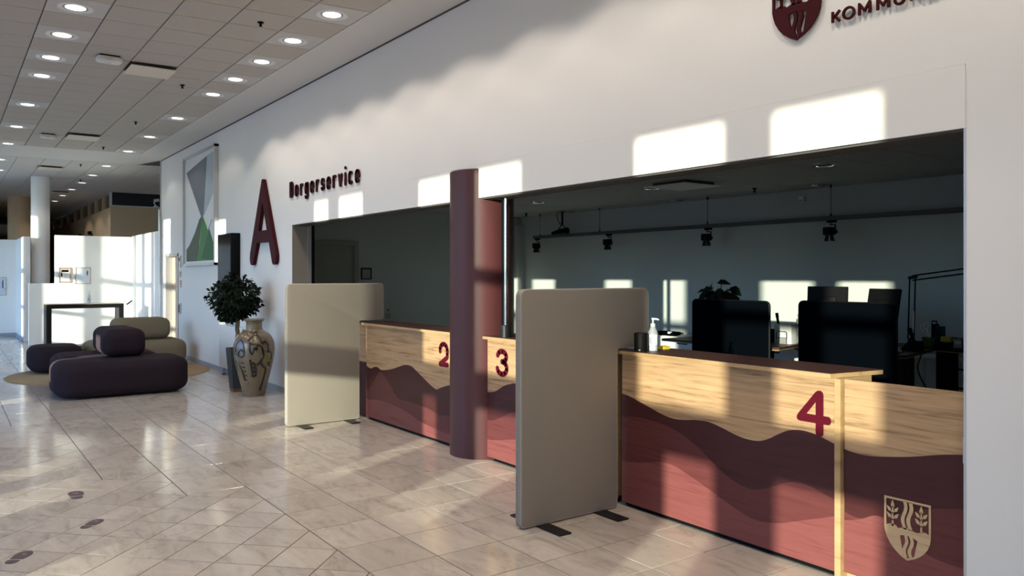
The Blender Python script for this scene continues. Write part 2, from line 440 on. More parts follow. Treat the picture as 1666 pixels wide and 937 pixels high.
# floor -------------------------------------------------------------
floor = struct('floor', MB().box(-48, 8.2, -8.2, 8, -0.12, -0.006), M['grout'], 'polished marble tile floor of the long hall', 'floor')
GX, GY, X0, Y0 = 0.4275, 0.4245, -6.02, -0.209
def bound(x):
    if x > X0: return Y0 - 4 * GY
    if x > X0 - 2 * GX: return Y0 - 5 * GY
    if x > X0 - 9 * GX: return Y0 - 6 * GY
    return Y0 - 7 * GY
pieces = []
for k in range(-36, 12):
    xa, xb = X0 + k * GX, X0 + (k + 1) * GX
    if xb > -1.2: continue
    for j in range(-1, 7):
        yb, ya = Y0 - j * GY, Y0 - (j + 1) * GY
        if j == -1: yb = 0.0 if xa < -10.3 else 0.075
        if (ya + yb) / 2 < bound((xa + xb) / 2): continue
        pieces.append(([(xa, ya), (xb, ya), (xb, yb), (xa, yb)], M['marble']))
for a in range(-50, 22):                       # tiles laid diagonally in the middle of the hall
    for b in range(-12, 22):
        if (a + b) % 2 == 0: continue
        cx, cy = X0 + a * GX / 2, Y0 - 4 * GY - b * GY / 2
        if cy < -4.6 or cx > -1.0 or cx < -16.5: continue
        W, S, E_, N = (cx - GX / 2, cy), (cx, cy - GY / 2), (cx + GX / 2, cy), (cx, cy + GY / 2)
        qs = [(W, S), (S, E_), (E_, N), (N, W)]
        ins = [(p[1] + q[1] + cy) / 3 < bound((p[0] + q[0] + cx) / 3) for p, q in qs]
        if not any(ins): continue
        if all(ins): poly = [W, S, E_, N]
        else:
            i0 = next(i for i in range(4) if ins[i] and not ins[i - 1]); n = sum(ins)
            v = [W, S, E_, N]; poly = [v[(i0 + t) % 4] for t in range(n + 1)]
            if n != 2: poly.append((cx, cy))
        pieces.append((poly, M['marble']))
lay_tiles(floor, pieces, -0.03, 0.0, 0.0064, 0.0014, 'floor_tile', 298, 0.0)
rest = MB().box(-48, -21.4, -8, 8, -0.02, -0.001).box(-21.41, 8, -8, -4.78, -0.02, -0.001).box(-1.0, 8, -4.78, 0.2, -0.02, -0.001).box(-21.41, -16.6, -4.78, Y0 - 7 * GY, -0.02, -0.001)
fr = obj('floor_slab', rest, M['marble'], floor, smooth=False)
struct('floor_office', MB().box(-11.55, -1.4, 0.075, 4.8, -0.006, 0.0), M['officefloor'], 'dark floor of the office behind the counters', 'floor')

# ceiling -------------------------------------------------------------
ceil = struct('ceiling', MB().box(-48, 8.2, -8.2, 8, CZ + 0.012, CZ + 0.25), M['gap'], 'suspended tile ceiling of the hall with white board margins', 'ceiling')
CY = lambda j: -0.55 - 0.4945 * j
CX = lambda k, y: -7.2 + 0.4995 * k + 0.09 * (y + 0.82)
right_row = [-6.95, -7.96, -8.95, -9.95, -10.95, -12.93, -14.95, -16.94]
left_row = [-8.137, -9.14, -10.16, -11.15, -13.15, -15.2, -17.25]
pieces = []
KEND = -20
vent_cells = {(-6, 2), (-17, 2)}
lamp_cells = {(-round((-7.2 - x) / 0.4995 + 0.5), 0) for x in right_row} | {(-round((-7.2 - (x + 0.178)) / 0.4995 + 0.5), 4) for x in left_row}
for k in range(KEND, 5):
    for j in range(0, 8):
        y1, y0 = CY(j), CY(j + 1)
        poly = [(CX(k, y0), y0), (CX(k + 1, y0), y0), (CX(k + 1, y1), y1), (CX(k, y1), y1)]
        if (k, j) in vent_cells: continue
        pieces.append((poly, M['tile2'] if (k, j) in lamp_cells else M['tile']))
lay_tiles(ceil, pieces, CZ + 0.02, CZ, 0.0105, 0.002, 'ceiling_tile', 298, CZ)
XE = lambda y: CX(KEND, y)
yl = CY(8)
bands = MB()
bands.prism([(8, -0.55 + 0.004), (8, -0.012), (-17.95, -0.012), (-18.9, -0.3), (XE(-0.55), -0.546)], CZ, CZ + 0.02)
bands.prism([(XE(-0.55) - 0.004, -0.55), (-18.9, -0.3), (-19.35, -8), (XE(-8) - 0.004, -8)], CZ, CZ + 0.02)
bands.prism([(XE(yl), yl - 0.004), (XE(-8), -8), (8, -8), (8, yl - 0.004)], CZ, CZ + 0.02)
bands.prism([(CX(5, -0.55), -0.55), (CX(5, yl), yl), (8, yl), (8, -0.55)], CZ, CZ + 0.02)
obj('ceiling_margin', bands, M['ceil'], ceil, smooth=False)
far = MB()
for k in range(0, 40):
    for j in range(-9, 12):
        y1, y0 = CY(j), CY(j + 1)
        sh = lambda y: -18.93 + 0.06 * (y + 0.5)
        x1, x0_ = -0.5 * k, -0.5 * (k + 1)
        if k == 0 and y1 > -0.2 : pass
        flat_piece(far, ccw([(x0_ + sh(y0), y0), (x1 + sh(y0), y0), (x1 + sh(y1), y1), (x0_ + sh(y1), y1)]), CZ + 0.02, CZ, 0.008, 0.002)
o = obj('ceiling_tile_field', far, M['tile2'], ceil, smooth=False); o['kind'] = 'stuff'
obj('ceiling_board', MB().box(-17.9, -11.5, 0.2, 8, CZ, CZ + 0.02), M['ceil'], ceil, smooth=False)

# long front wall with the service opening ------------------------------------------------
OL, OR, OT = -10.209, -1.687, 2.272
DL, DR, DT = -17.46, -16.46, 2.02
wf = MB()
wf.box(-17.93, 8, 0, WT, 2.565, CZ + 0.1)
wf.box(OR + 0.0006, 8, 0, WT, 0, 2.565)
wf.box(DR, OL, 0, WT, 0, 2.565).box(-17.93, DL, 0, WT, 0, 2.565).box(DL, DR, 0, WT, DT, 2.565)
struct('wall_front', wf, M['wall'], 'long white plastered wall with the wide counter opening')
hd = MB().box(OL, OR, -0.004, WT, OT, 2.563)
t1 = struct('trim_1', hd, M['wall'], 'white header panel spanning the top of the counter opening', 'trim')
obj('soffit_shade_strip', MB().box(OL, OR, 0.015, WT + 0.01, OT - 0.012, OT - 0.001), M['gap'], t1, False)  # dark strip standing in for the shade under the header
struct('trim_2', MB().box(-17.93, 8, -0.012, 0.0, CZ - 0.012, CZ + 0.02), M['gap'], 'thin dark shadow line between white wall and ceiling', 'trim')
struct('trim_3', MB().box(-17.97, -17.93, -0.02, WT + 0.02, 0, CZ), M['alu'], 'grey metal edge strip at the far end of the long wall', 'trim')
jm = thing('trim_4', 'cream left jamb of the counter opening with dark shutter guide rail', 'trim', (OL, 0.1, 0)); jm['kind'] = 'structure'
obj('jamb_panel', MB().box(OL - 0.012, OL + 0.004, 0.004, WT, 0, OT), M['fabric'], jm, False)
obj('guide_rail', MB().box(OL - 0.02, OL + 0.03, WT + 0.005, WT + 0.06, 0, 2.5), M['alu'], jm, False)
obj('rail_slot', MB().box(OL - 0.02, OL + 0.035, WT + 0.06, WT + 0.10, 0, 2.5), M['black'], jm, False)
jr = thing('trim_5', 'thin grey metal edge on the right jamb of the counter opening', 'trim', (OR, 0.1, 0)); jr['kind'] = 'structure'
obj('jamb_edge', MB().box(OR - 0.008, OR + 0.002, -0.002, WT, 0, OT), M['alu'], jr, False)
bb = MB().box(DR + 0.02, OL - 0.02, -0.016, 0, 0, 0.075).box(-17.93, DL - 0.02, -0.016, 0, 0, 0.075)
struct('baseboard_front', bb, M['base'], 'low grey skirting along the foot of the long white wall', 'baseboard')

# far door in the front wall
dr = thing('door_1', 'veneered door in silver frame near far end of the long wall', 'door', ((DL + DR) / 2, 0.1, 0)); dr['kind'] = 'structure'
obj('door_leaf', MB().box(DL + 0.03, DR - 0.03, 0.11, 0.15, 0.01, DT - 0.03), M['dwhite'], dr, False)
obj('door_frame', MB().box(DL - 0.03, DL + 0.03, -0.02, WT, 0, DT).box(DR - 0.03, DR + 0.03, -0.02, WT, 0, DT).box(DL - 0.03, DR + 0.03, -0.02, WT, DT - 0.03, DT + 0.03), M['alu'], dr, False)
obj('door_handle', MB().box(DR - 0.18, DR - 0.06, 0.05, 0.065, 1.0, 1.02).box(DR - 0.08, DR - 0.06, 0.06, 0.11, 1.0, 1.02), M['steel'], dr, False)

# office room behind -------------------------------------------------------------
OB, OX, OZ = 4.8, -11.55, 2.65
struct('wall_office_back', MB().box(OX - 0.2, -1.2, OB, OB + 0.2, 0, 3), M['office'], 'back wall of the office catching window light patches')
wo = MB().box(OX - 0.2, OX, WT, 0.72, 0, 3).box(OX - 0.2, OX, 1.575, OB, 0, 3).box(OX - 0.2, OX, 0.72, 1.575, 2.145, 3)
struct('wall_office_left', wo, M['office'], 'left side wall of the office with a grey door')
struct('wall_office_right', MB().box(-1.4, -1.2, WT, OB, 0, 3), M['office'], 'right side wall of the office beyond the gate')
struct('trim_6', MB().box(OX, OX + 0.10, OB - 0.14, OB, 0, 2.5), M['office'], 'pale pilaster in the back left corner of the office', 'trim')
d2 = thing('door_2', 'grey office door in grey frame on the left office wall', 'door', (OX, 1.15, 0)); d2['kind'] = 'structure'
obj('door_frame', MB().box(OX - 0.1, OX + 0.02, 0.72, 0.79, 0, 2.145).box(OX - 0.1, OX + 0.02, 1.505, 1.575, 0, 2.145).box(OX - 0.1, OX + 0.02, 0.79, 1.505, 2.07, 2.145), M['greydoor'], d2, False)
obj('door_leaf', MB().box(OX - 0.08, OX - 0.03, 0.79, 1.505, 0, 2.07), M['greydoor'], d2, False)
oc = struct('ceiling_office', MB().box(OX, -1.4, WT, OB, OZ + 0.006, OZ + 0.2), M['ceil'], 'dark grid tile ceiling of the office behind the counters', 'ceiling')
pieces = []
for k in range(19):
    for j in range(9):
        xa, xb = OX + 0.54 * k, min(-1.4, OX + 0.54 * (k + 1)); ya, yb = WT + 0.5135 * j, min(OB, WT + 0.5135 * (j + 1))
        if xb - xa > 0.05 and yb - ya > 0.05: pieces.append(([(xa, ya), (xb, ya), (xb, yb), (xa, yb)], M['officeceil']))
lay_tiles(oc, pieces, OZ + 0.02, OZ, 0.009, 0.003, 'ceiling_tile', 298, OZ)

# far end of the hall -------------------------------------------------------------
struct('wall_far_return', MB().box(-21.1, -17.97, 0.0, 0.15, 0, 2.56), M['lowwall'], 'low white wall continuing the long wall past its end')
struct('wall_far', MB().box(-21.25, -21.1, -1.65, 0.15, 0, 2.54).box(-21.25, -21.1, -2.17, -1.65, 0, 1.415), M['lowwall'], 'sunlit white partition wall behind the black frame table, stepped down beside column')
struct('wall_far_left', MB().box(-24.65, -24.5, -8, -2.07, 0, 2.54), M['lowwall'], 'low white partition wall at the far left, in shade')
struct('wall_far_left_return', MB().box(-24.5, -22.3, -2.2, -2.05, 0, 2.54), M['lowwall'], 'white return wall beside the white column')
struct('baseboard_far', MB().box(-24.5, -24.48, -8, -2.2, 0, 0.09).box(-24.48, -22.3, -2.216, -2.2, 0, 0.09), M['base'], 'grey skirting along the far left partition', 'baseboard')
struct('wall_box', MB().box(-25.7, -25.5, 0.2, 8, 0, 3.64).box(-45, -25.7, 0.2, 0.4, 0, 3.6), M['brownwall'], 'tan upper wall with clerestory seen above the white partitions')
struct('wall_dark', MB().box(-45.2, -45, -8, 8, 0, CZ).box(-30.2, -30, -8, -2.6, 0, CZ), M['brownwall'], 'brown wall deep in the dim end of the hall')
struct('wall_side_back', MB().box(-17.93, -11.75, 7.8, 8, 0, CZ).box(-25.5, -17.9, 7.8, 8, 0, CZ), M['wall'], 'wall closing the space behind the long wall')
g = thing('window_1', 'dark glazed gallery box above the tan wall', 'window', (-25.5, 2, 3.64)); g['kind'] = 'structure'
obj('pane', MB().box(-25.56, -25.53, 0.2, 8, 3.66, 4.04), M['darkpane'], g, False)
obj('window_frame', MB().box(-25.6, -25.48, 0.2, 8, 3.63, 3.66).box(-25.6, -25.5, 0.18, 0.24, 3.64, CZ), M['alu'], g, False)
cl = thing('window_2', 'row of brown clerestory panes above the tan corridor wall', 'window', (-30, 0.3, 3.6)); cl['kind'] = 'structure'
x = -25.6
for i in range(9):
    w = 1.35 + 0.12 * i
    obj('pane', MB().box(x - w + 0.12, x - 0.12, 0.28, 0.31, 3.62, CZ - 0.02), M['brownpane'], cl, False)
    obj('window_post', MB().box(x - w - 0.06, x - w + 0.12, 0.2, 0.36, 3.6, CZ), M['brownwall'], cl, False)
    x -= w
for i, x in enumerate((-29.3, -31.6, -34.5)):
    d = thing('door_%d' % (3 + i), ['dark door in the tan corridor wall, nearest of three', 'dark door in the tan corridor wall, middle of three', 'dark door in the tan corridor wall, farthest of three'][i], 'door', (x, 0.18, 0)); d['kind'] = 'structure'
    obj('door_leaf', MB().box(x - 0.5, x + 0.5, 0.17, 0.2, 0, 2.95), M['brownpane'], d, False)
    obj('door_closer', MB().box(x + 0.05, x + 0.35, 0.1, 0.17, 2.95, 3.05), M['black'], d, False)

# outer wall with the windows (behind the camera), end wall and the ground outside -----------
YW = -8.0; SH = 4.24
bays = []                                       # (x0, x1, [(z0, z1)...]) of glazing, x at the window plane
std = [(0.08, 0.80), (1.03, 1.69), (2.0, 2.78), (2.90, 3.755)]
low2 = {}
for a, b in ((-3.79, -2.99), (-2.71, -2.02), (-6.75, -6.1), (-5.71, -5.02), (-9.42, -8.93), (-8.66, -7.97), (-13.64, -13.18)):
    bays.append((a + SH, b + SH, std))
for a, b in ((-17.75, -17.05), (-20.6, -19.93), (-19.62, -18.9), (-22.1, -21.6), (-21.45, -20.95), (-24.0, -23.4)):
    bays.append((a + SH, b + SH, [(0.08, 0.80), (1.03, 1.69), (1.78, 2.55), (2.68, 4.0)]))
shade = [(-16.8, -13.9), (-12.9, -9.7), (-30.5, -24.4), (0.4, 2.4), (-18.78, -17.87), (-23.25, -22.2)]  # bays added out of view for sky fill light, their sun blocked outside
for a, b in shade:
    n = 5 if b - a > 4 else 3 if b - a > 2 else 1; w = (b - a) / n
    for i in range(n): bays.append((a + i * w + 0.06 + SH, a + (i + 1) * w - 0.06 + SH, [(0.3, 2.0), (2.1, 3.95)]))
bays.sort()
wm = MB(); xs = -48.0
for a, b, zs in bays:
    wm.box(xs, a, YW - 0.12, YW, 0, CZ); xs = b
    z = 0
    for z0, z1 in zs: wm.box(a, b, YW - 0.12, YW, z, z0); z = z1
    wm.box(a, b, YW - 0.12, YW, z, CZ)
wm.box(xs, 8.2, YW - 0.12, YW, 0, CZ)
for a, b in ((-3.80, -3.51), (-3.09, -2.98), (-2.72, -2.665), (-6.44, -6.09)): wm.box(a + SH, b + SH, YW - 0.12, YW - 0.075, 0.9, 1.8)  # unseen strips added to narrow the sun patches from the lower panes
struct('wall_window', wm, M['wall'], 'outer wall with tall windows facing the low sun')
for i, (a, b, zs) in enumerate(bays):
    w = thing('window_%d' % (3 + i), 'tall window in the unseen outer wall', 'window', ((a + b) / 2, YW, 0), 'windows of the outer wall'); w['kind'] = 'structure'
    for z0, z1 in zs:
        film = zs is std and abs(z0 - 2.0) < 0.01
        obj('pane', MB().box(a, b, YW - 0.07, YW - 0.064, z0, z1), M['sundim2' if a < -3.5 and film else 'film' if film else 'pane' if zs[0][0] == 0.3 or -9.5 < a < -9.0 else 'lightbalance'], w, False)
    z0, z1 = zs[0][0], zs[-1][1]
    obj('window_frame', MB().box(a - 0.03, a, YW - 0.14, YW + 0.01, z0 - 0.03, z1 + 0.03).box(b, b + 0.03, YW - 0.14, YW + 0.01, z0 - 0.03, z1 + 0.03), M['alu'], w, False)
    portal((a + b) / 2, YW + 0.02, (z0 + z1) / 2, b - a, z1 - z0, (PI / 2, 0, 0))
struct('wall_end', MB().box(8.0, 8.2, -8.1, 0.2, 0, CZ), M['wall'], 'end wall behind the photographer')
struct('ground', MB().box(-90, 90, -160, -8.3, -0.3, -0.1).box(8.3, 90, -8.3, 40, -0.3, -0.1), M['ground'], 'paved ground outside the windows', 'ground')
sun_block = MB()
for a, b in ((4.3, 7.3), (2.5, 3.3), (-2.05, -1.1), (8.3, 11.6), (-9.5, -3.0), (20.6, 24.2)): sun_block.box(a, b, -40.2, -40, -0.1, 9.0)  # slabs added out of view to stop the sun at the sky bays
struct('wall_sun_blocker', sun_block, M['outside'], 'unseen slabs outside, added to keep sun off some windows')

# ================================================================ COLUMNS
CXC, CYC, CR = -5.92, 0.18, 0.29
c = obj('column', MB().lathe(CXC, CYC, [(CR, 0), (CR, 2.52), (CR - 0.01, 2.53)], 64), M['column'], loc=(CXC, CYC, 0))
tag(c, 'round wine red column rising between counters 2 and 3', 'column', kind='thing')
for x, y, r, lab in ((-22.66, -1.81, 0.205, 'round white column at the far end, partly sunlit'), (-28.7, -1.86, 0.30, 'brown shaded column deeper in the hall')):
    c = obj('column', MB().lathe(x, y, [(r, 0), (r, CZ)], 40), M['lowwall'] if r < 0.25 else M['brownwall'], loc=(x, y, 0)); tag(c, lab, 'column', kind='thing')

# ================================================================ COUNTERS
FY = 0.06                                        # front face of the counters
def wave(layer, pts, z_bottom, x0, x1, mt, parent, k):
    pts = [p for p in smooth_line(pts, 5)]
    pts = [p for p in pts if x0 < p[0] < x1]
    def at(xx):
        a = min(smp, key=lambda p: abs(p[0] - xx)); return a[1]
    smp = pts
    loop = [(x0, at(x0))] + pts + [(x1, at(x1)), (x1, z_bottom), (x0, z_bottom)]
    return obj(layer, shape([loop], FY - 0.0012 * k, 0.0012 * k + 0.0008), mt, parent, False)

W4a = [(-4.05, .774), (-3.983, .778), (-3.91, .768), (-3.815, .743), (-3.7, .712), (-3.589, .683), (-3.503, .673), (-3.419, .678), (-3.317, .693), (-3.219, .695), (-3.124, .677), (-3.032, .653), (-2.942, .638), (-2.856, .64), (-2.788, .663), (-2.722, .7), (-2.658, .732), (-2.595, .746), (-2.534, .746), (-2.459, .733), (-2.34, .695)]
W4b = [(-4.05, .594), (-3.934, .623), (-3.815, .637), (-3.655, .628), (-3.482, .598), (-3.317, .532), (-3.181, .449), (-3.05, .38), (-2.907, .35), (-2.805, .376), (-2.674, .436), (-2.6, .455), (-2.534, .453), (-2.459, .436), (-2.34, .399)]
W4c = [(-4.05, .308), (-3.862, .321), (-3.633, .369), (-3.503, .371), (-3.358, .329), (-3.219, .282), (-3.05, .222), (-2.942, .19), (-2.839, .179), (-2.706, .203), (-2.58, .248), (-2.34, .335)]
WGa = [(-2.34, .695), (-2.325, .691), (-2.269, .681), (-2.208, .678), (-2.149, .682), (-2.092, .691), (-2.013, .705), (-1.927, .724), (-1.843, .746), (-1.772, .761), (-1.69, .775)]
WGb = [(-2.34, .37), (-2.325, .366), (-2.232, .349), (-2.103, .392), (-1.969, .442), (-1.884, .478), (-1.802, .501), (-1.69, .52)]
WGc = [(-2.34, .31), (-2.232, .343), (-2.12, .385), (-1.98, .30), (-1.85, .25), (-1.69, .24)]
W2a = [(-8.147, .617), (-8.026, .582), (-7.946, .572), (-7.888, .59), (-7.81, .603), (-7.753, .594), (-7.696, .581), (-7.566, .594), (-7.422, .619), (-7.281, .656), (-7.161, .683), (-7.077, .688), (-6.995, .676), (-6.881, .632), (-6.755, .582), (-6.648, .541), (-6.533, .509), (-6.454, .529), (-6.287, .574), (-6.0, .60), (-5.75, .585), (-5.611, .591), (-5.536, .608), (-5.471, .637), (-5.392, .674), (-5.314, .694), (-5.222, .704), (-4.9, .65), (-4.5, .60), (-4.0, .68)]
W2b = [(-8.147, .305), (-7.986, .347), (-7.8, .50), (-7.715, .56), (-7.6, .52), (-7.457, .434), (-7.351, .347), (-7.229, .314), (-7.044, .321), (-6.693, .306), (-6.483, .274), (-6.287, .288), (-5.9, .33), (-5.611, .346), (-5.439, .399), (-5.222, .476), (-4.8, .48), (-4.0, .40)]
W2c = [(-8.147, .2), (-7.7, .25), (-7.2, .22), (-6.7, .14), (-6.2, .12), (-5.6, .18), (-5.1, .26), (-4.5, .24), (-4.0, .2)]

def counter(name, label, x0, x1, tops, waves, zt, loc, back=None):
    t = thing(name, label, 'counter', loc)
    obj('front_panel', MB().rbox(x0, x1, FY, FY + 0.03, 0.03, zt - 0.026, 0.002, 1), M['wood'], t, False)
    b0, b1 = x0 + 0.01, x1 - 0.01
    if back is not None: b0, b1 = (b0, back) if abs(back - x1) < abs(back - x0) else (back, b1)
    obj('plinth', MB().box(b0, b1, FY + 0.03, 0.40, 0.0, 0.03), M['black'], t, False)
    obj('carcass', MB().box(b0, b1 - 0.03, FY + 0.031, 0.38, 0.031, zt - 0.026), M['woodedge'], t, False)
    for i, (w, m, nm) in enumerate(zip(waves, ('wine1', 'wine2', 'wine3'), ('wave_print', 'wave_print', 'wave_print'))):
        o = wave(nm, w, 0.032, x0 + 0.001, x1 - 0.001, M[m], t, i + 1)
        o['label'] = ['deep wine red wave printed along the front', 'mid wine red wave printed below the dark one', 'rose red wave printed at the foot'][i]
    tl = [(p[0], p[1]) for p in tops]
    obj('counter_top', MB().prism(ccw(tl), zt - 0.003, zt), M['top'], t, False)
    e = obj('top_edge', MB().prism(ccw(tl), zt - 0.026, zt - 0.003), M['woodedge'], t, False); e['label'] = 'light oak edge under the dark top'
    return t
# counters 2 and 3 stand either side of the column, their tops cut round it
def hug(y, side): return CXC + side * (math.sqrt(max(0.0, (CR + 0.004) ** 2 - (y - CYC) ** 2)) + 0.002)
ys_ = [0.02 + 0.41 * k / 12 for k in range(13)]
c2 = counter('service_counter', 'oak and wine red reception counter numbered 2, left of the column', -8.06, -6.19,
             [(-8.17, 0.43), (-8.17, 0.02)] + [(hug(y, -1), y) for y in ys_], (W2a, W2b, W2c), 1.076, (-7.1, 0.2, 0), back=-6.24)
obj('end_filler', MB().box(-8.40, -8.062, 0.10, 0.12, 0.0, 0.62), M['wine1'], c2, False)
obj('end_filler', MB().box(-8.40, -8.062, 0.10, 0.12, 0.62, 1.05), M['wood'], c2, False)
c3 = counter('service_counter', 'oak and wine red reception counter numbered 3, right of the column', -5.652, -4.05,
             [(-4.01, 0.02), (-4.01, 0.43)] + [(hug(y, 1), y) for y in ys_[::-1]], (W2a, W2b, W2c), 1.076, (-4.8, 0.2, 0), back=-5.60)
c4 = counter('service_counter', 'oak and wine red reception counter numbered 4', -3.985, -2.362,
             [(-4.0, 0.02), (-2.372, 0.02), (-2.306, 0.42), (-4.0, 0.42)], (W4a, W4b, W4c), 1.083, (-3.2, 0.2, 0))
obj('end_panel', MB().rbox(-2.360, -2.326, FY - 0.025, 0.34, 0.0, 1.056, 0.002, 1), M['woodedge'], c4, False)
obj('end_foot', MB().rbox(-2.327, -2.25, 0.10, 0.32, 0.0, 0.03, 0.002, 1), M['woodedge'], c4, False)

# hinged gate with the crest
gt = thing('counter_gate', 'low oak and wine red gate panel with shield crest beside the white jamb', 'gate', (-2.0, 0.075, 0))
obj('gate_panel', MB().rbox(-2.318, -1.704, FY, FY + 0.03, 0.045, 1.056, 0.002, 1), M['wood'], gt, False)
for i, (w, m) in enumerate(((WGa, 'wine1'), (WGb, 'wine2'), (WGc, 'wine3'))):
    o = wave('wave_print', w, 0.047, -2.317, -1.705, M[m], gt, i + 1)
for z in (0.79, 0.13):
    h = obj('hinge', MB().rbox(-1.722, -1.693, FY - 0.012, FY - 0.0036, z - 0.06, z + 0.06, 0.002, 1).tube([(-1.7, FY - 0.010, z - 0.062), (-1.7, FY - 0.010, z + 0.062)], 0.007, 8), M['steel'], gt)

def crest(x0, w, z0, y, depth, m, parent):
    T = lambda p: (x0 + p[0] * w, z0 + p[1] * w)
    out = [(0, 1.285), (1.0, 1.285), (1.0, 0.60)] + [(0.98, .46), (0.93, .34), (0.86, .24), (0.77, .15), (0.66, .075), (0.5, 0.0), (0.36, .07), (0.24, .16), (0.14, .27), (0.06, .40), (0.02, .52), (0, .62)]
    hill = [(0.045, 0.665), (0.12, 0.700), (0.20, 0.706), (0.26, 0.69), (0.30, 0.645), (0.41, 0.684), (0.5, 0.69), (0.58, 0.672), (0.66, 0.648), (0.72, 0.640), (0.78, 0.668), (0.84, 0.69), (0.90, 0.690), (0.955, 0.655)]
    frame_in = [(0.045, 1.24), (0.955, 1.24)] + hill[::-1]
    arch = [(0.345, 0.50), (0.43, 0.525), (0.53, 0.527), (0.63, 0.51), (0.72, 0.475), (0.655, 0.13), (0.60, 0.085), (0.5, 0.05), (0.42, 0.085)]
    tl = [T(p) for p in out], [T(p) for p in frame_in], [T(p) for p in arch]
    f = obj('shield', shape(tl, y, depth), m, parent, False)
    def band(cx, w0, za, zb, ph, amp):
        L = []; R = []
        for k in range(17):
            z = za + (zb - za) * k / 16; o_ = amp * math.sin(ph + k / 16 * 2 * PI * 1.05)
            L.append(T((cx + o_ - w0 / 2, z))); R.append(T((cx + o_ + w0 / 2, z)))
        return L + R[::-1]
    obj('stream', shape([band(0.44, 0.075, 0.655, 1.25, 2.6, 0.035)], y, depth), m, parent, False)
    obj('stream', shape([band(0.56, 0.085, 0.655, 1.25, 2.6, 0.035)], y, depth), m, parent, False)
    obj('stream', shape([band(0.465, 0.07, 0.07, 0.53, 2.9, 0.03)], y, depth), m, parent, False)
    obj('stream', shape([band(0.58, 0.075, 0.07, 0.52, 2.9, 0.03)], y, depth), m, parent, False)
    def leaf(cx, cz, ang, L, W_):
        P = []
        for k in range(12):
            t = k / 12 * 2 * PI; u = L * (1 - math.cos(t)) / 2; v = W_ * math.sin(t) * (0.6 + 0.4 * math.cos(t / 1.0))
            P.append(T((cx + u * math.cos(ang) - v * math.sin(ang), cz + u * math.sin(ang) + v * math.cos(ang))))
        return P
    for cx in (0.185, 0.80):
        mb = shape([[T(p) for p in ((cx - 0.022, 0.66), (cx + 0.022, 0.66), (cx + 0.014, 1.10), (cx - 0.014, 1.10))]], y, depth)
        for z, dx in ((0.79, 1), (0.79, -1), (0.93, 1), (0.93, -1)):
            for mm in (shape([leaf(cx + dx * 0.045, z + 0.05, math.radians(52 if dx > 0 else 128), 0.135, 0.05)], y, depth),
                       shape([[T(p) for p in ((cx, z - 0.02), (cx + dx * 0.052, z + 0.065), (cx + dx * 0.035, z + 0.075), (cx, z + 0.015))]], y, depth)): mb.add(mm.v, mm.f)
        mm = shape([leaf(cx, 1.06, math.radians(90), 0.165, 0.058)], y, depth); mb.add(mm.v, mm.f)
        obj('tree_emblem', mb, m, parent, False)
crest(-2.099, 0.230, 0.203, FY - 0.0052, 0.0016, M['inlay'], gt)

# ---- numerals on the counter fronts
def numeral(label, lines, w, y=FY - 0.0052):
    mb = strokes(MB(), lines, w, y, 0.0015)
    xs_ = [v[0] for v in mb.v]
    o = obj('counter_number', mb, M['digit'], smooth=False, loc=((min(xs_) + max(xs_)) / 2, y, min(v[2] for v in mb.v)))
    return tag(o, label, 'number')
s = 0.046
cx, zb, H, Wd = -6.385, 0.737, 0.238, 0.178
numeral('dark crimson numeral 2 on the long oak counter, left of the column',
        [arc(cx, zb + H - 0.08, Wd / 2 - s / 2, 0.08 - s / 2, 195, 0, 10) + arc(cx - 0.01, zb + 0.125, Wd / 2 - s / 2 + 0.01, 0.10, 20, -20, 3)[1:] + [(cx - Wd / 2 + s / 2, zb + s / 2), (cx + Wd / 2 - s / 2, zb + s / 2)]], s)
cx, zb = -5.430, 0.742
numeral('dark crimson numeral 3 on the long oak counter, right of the column',
        [arc(cx, zb + 0.172, 0.064, 0.044, 170, -90, 10) + arc(cx, zb + 0.076, 0.07, 0.053, 90, -170, 12)], s)
P4 = [(-2.482, .745), (-2.475, .735), (-2.459, .731), (-2.443, .735), (-2.436, .745), (-2.436, .800), (-2.405, .800), (-2.395, .806), (-2.391, .822), (-2.395, .838), (-2.405, .845), (-2.436, .845), (-2.436, .955), (-2.440, .970), (-2.452, .979), (-2.470, .978), (-2.484, .968), (-2.588, .842), (-2.598, .825), (-2.598, .812), (-2.590, .803), (-2.575, .800), (-2.482, .800)]
o = obj('counter_number', shape([P4, [(-2.482, .845), (-2.482, .915), (-2.538, .845)]], FY - 0.0052, 0.0015), M['digit'], smooth=False, loc=(-2.49, FY - 0.005, 0.731))
tag(o, 'dark crimson numeral 4 on the oak counter beside the gate', 'number')

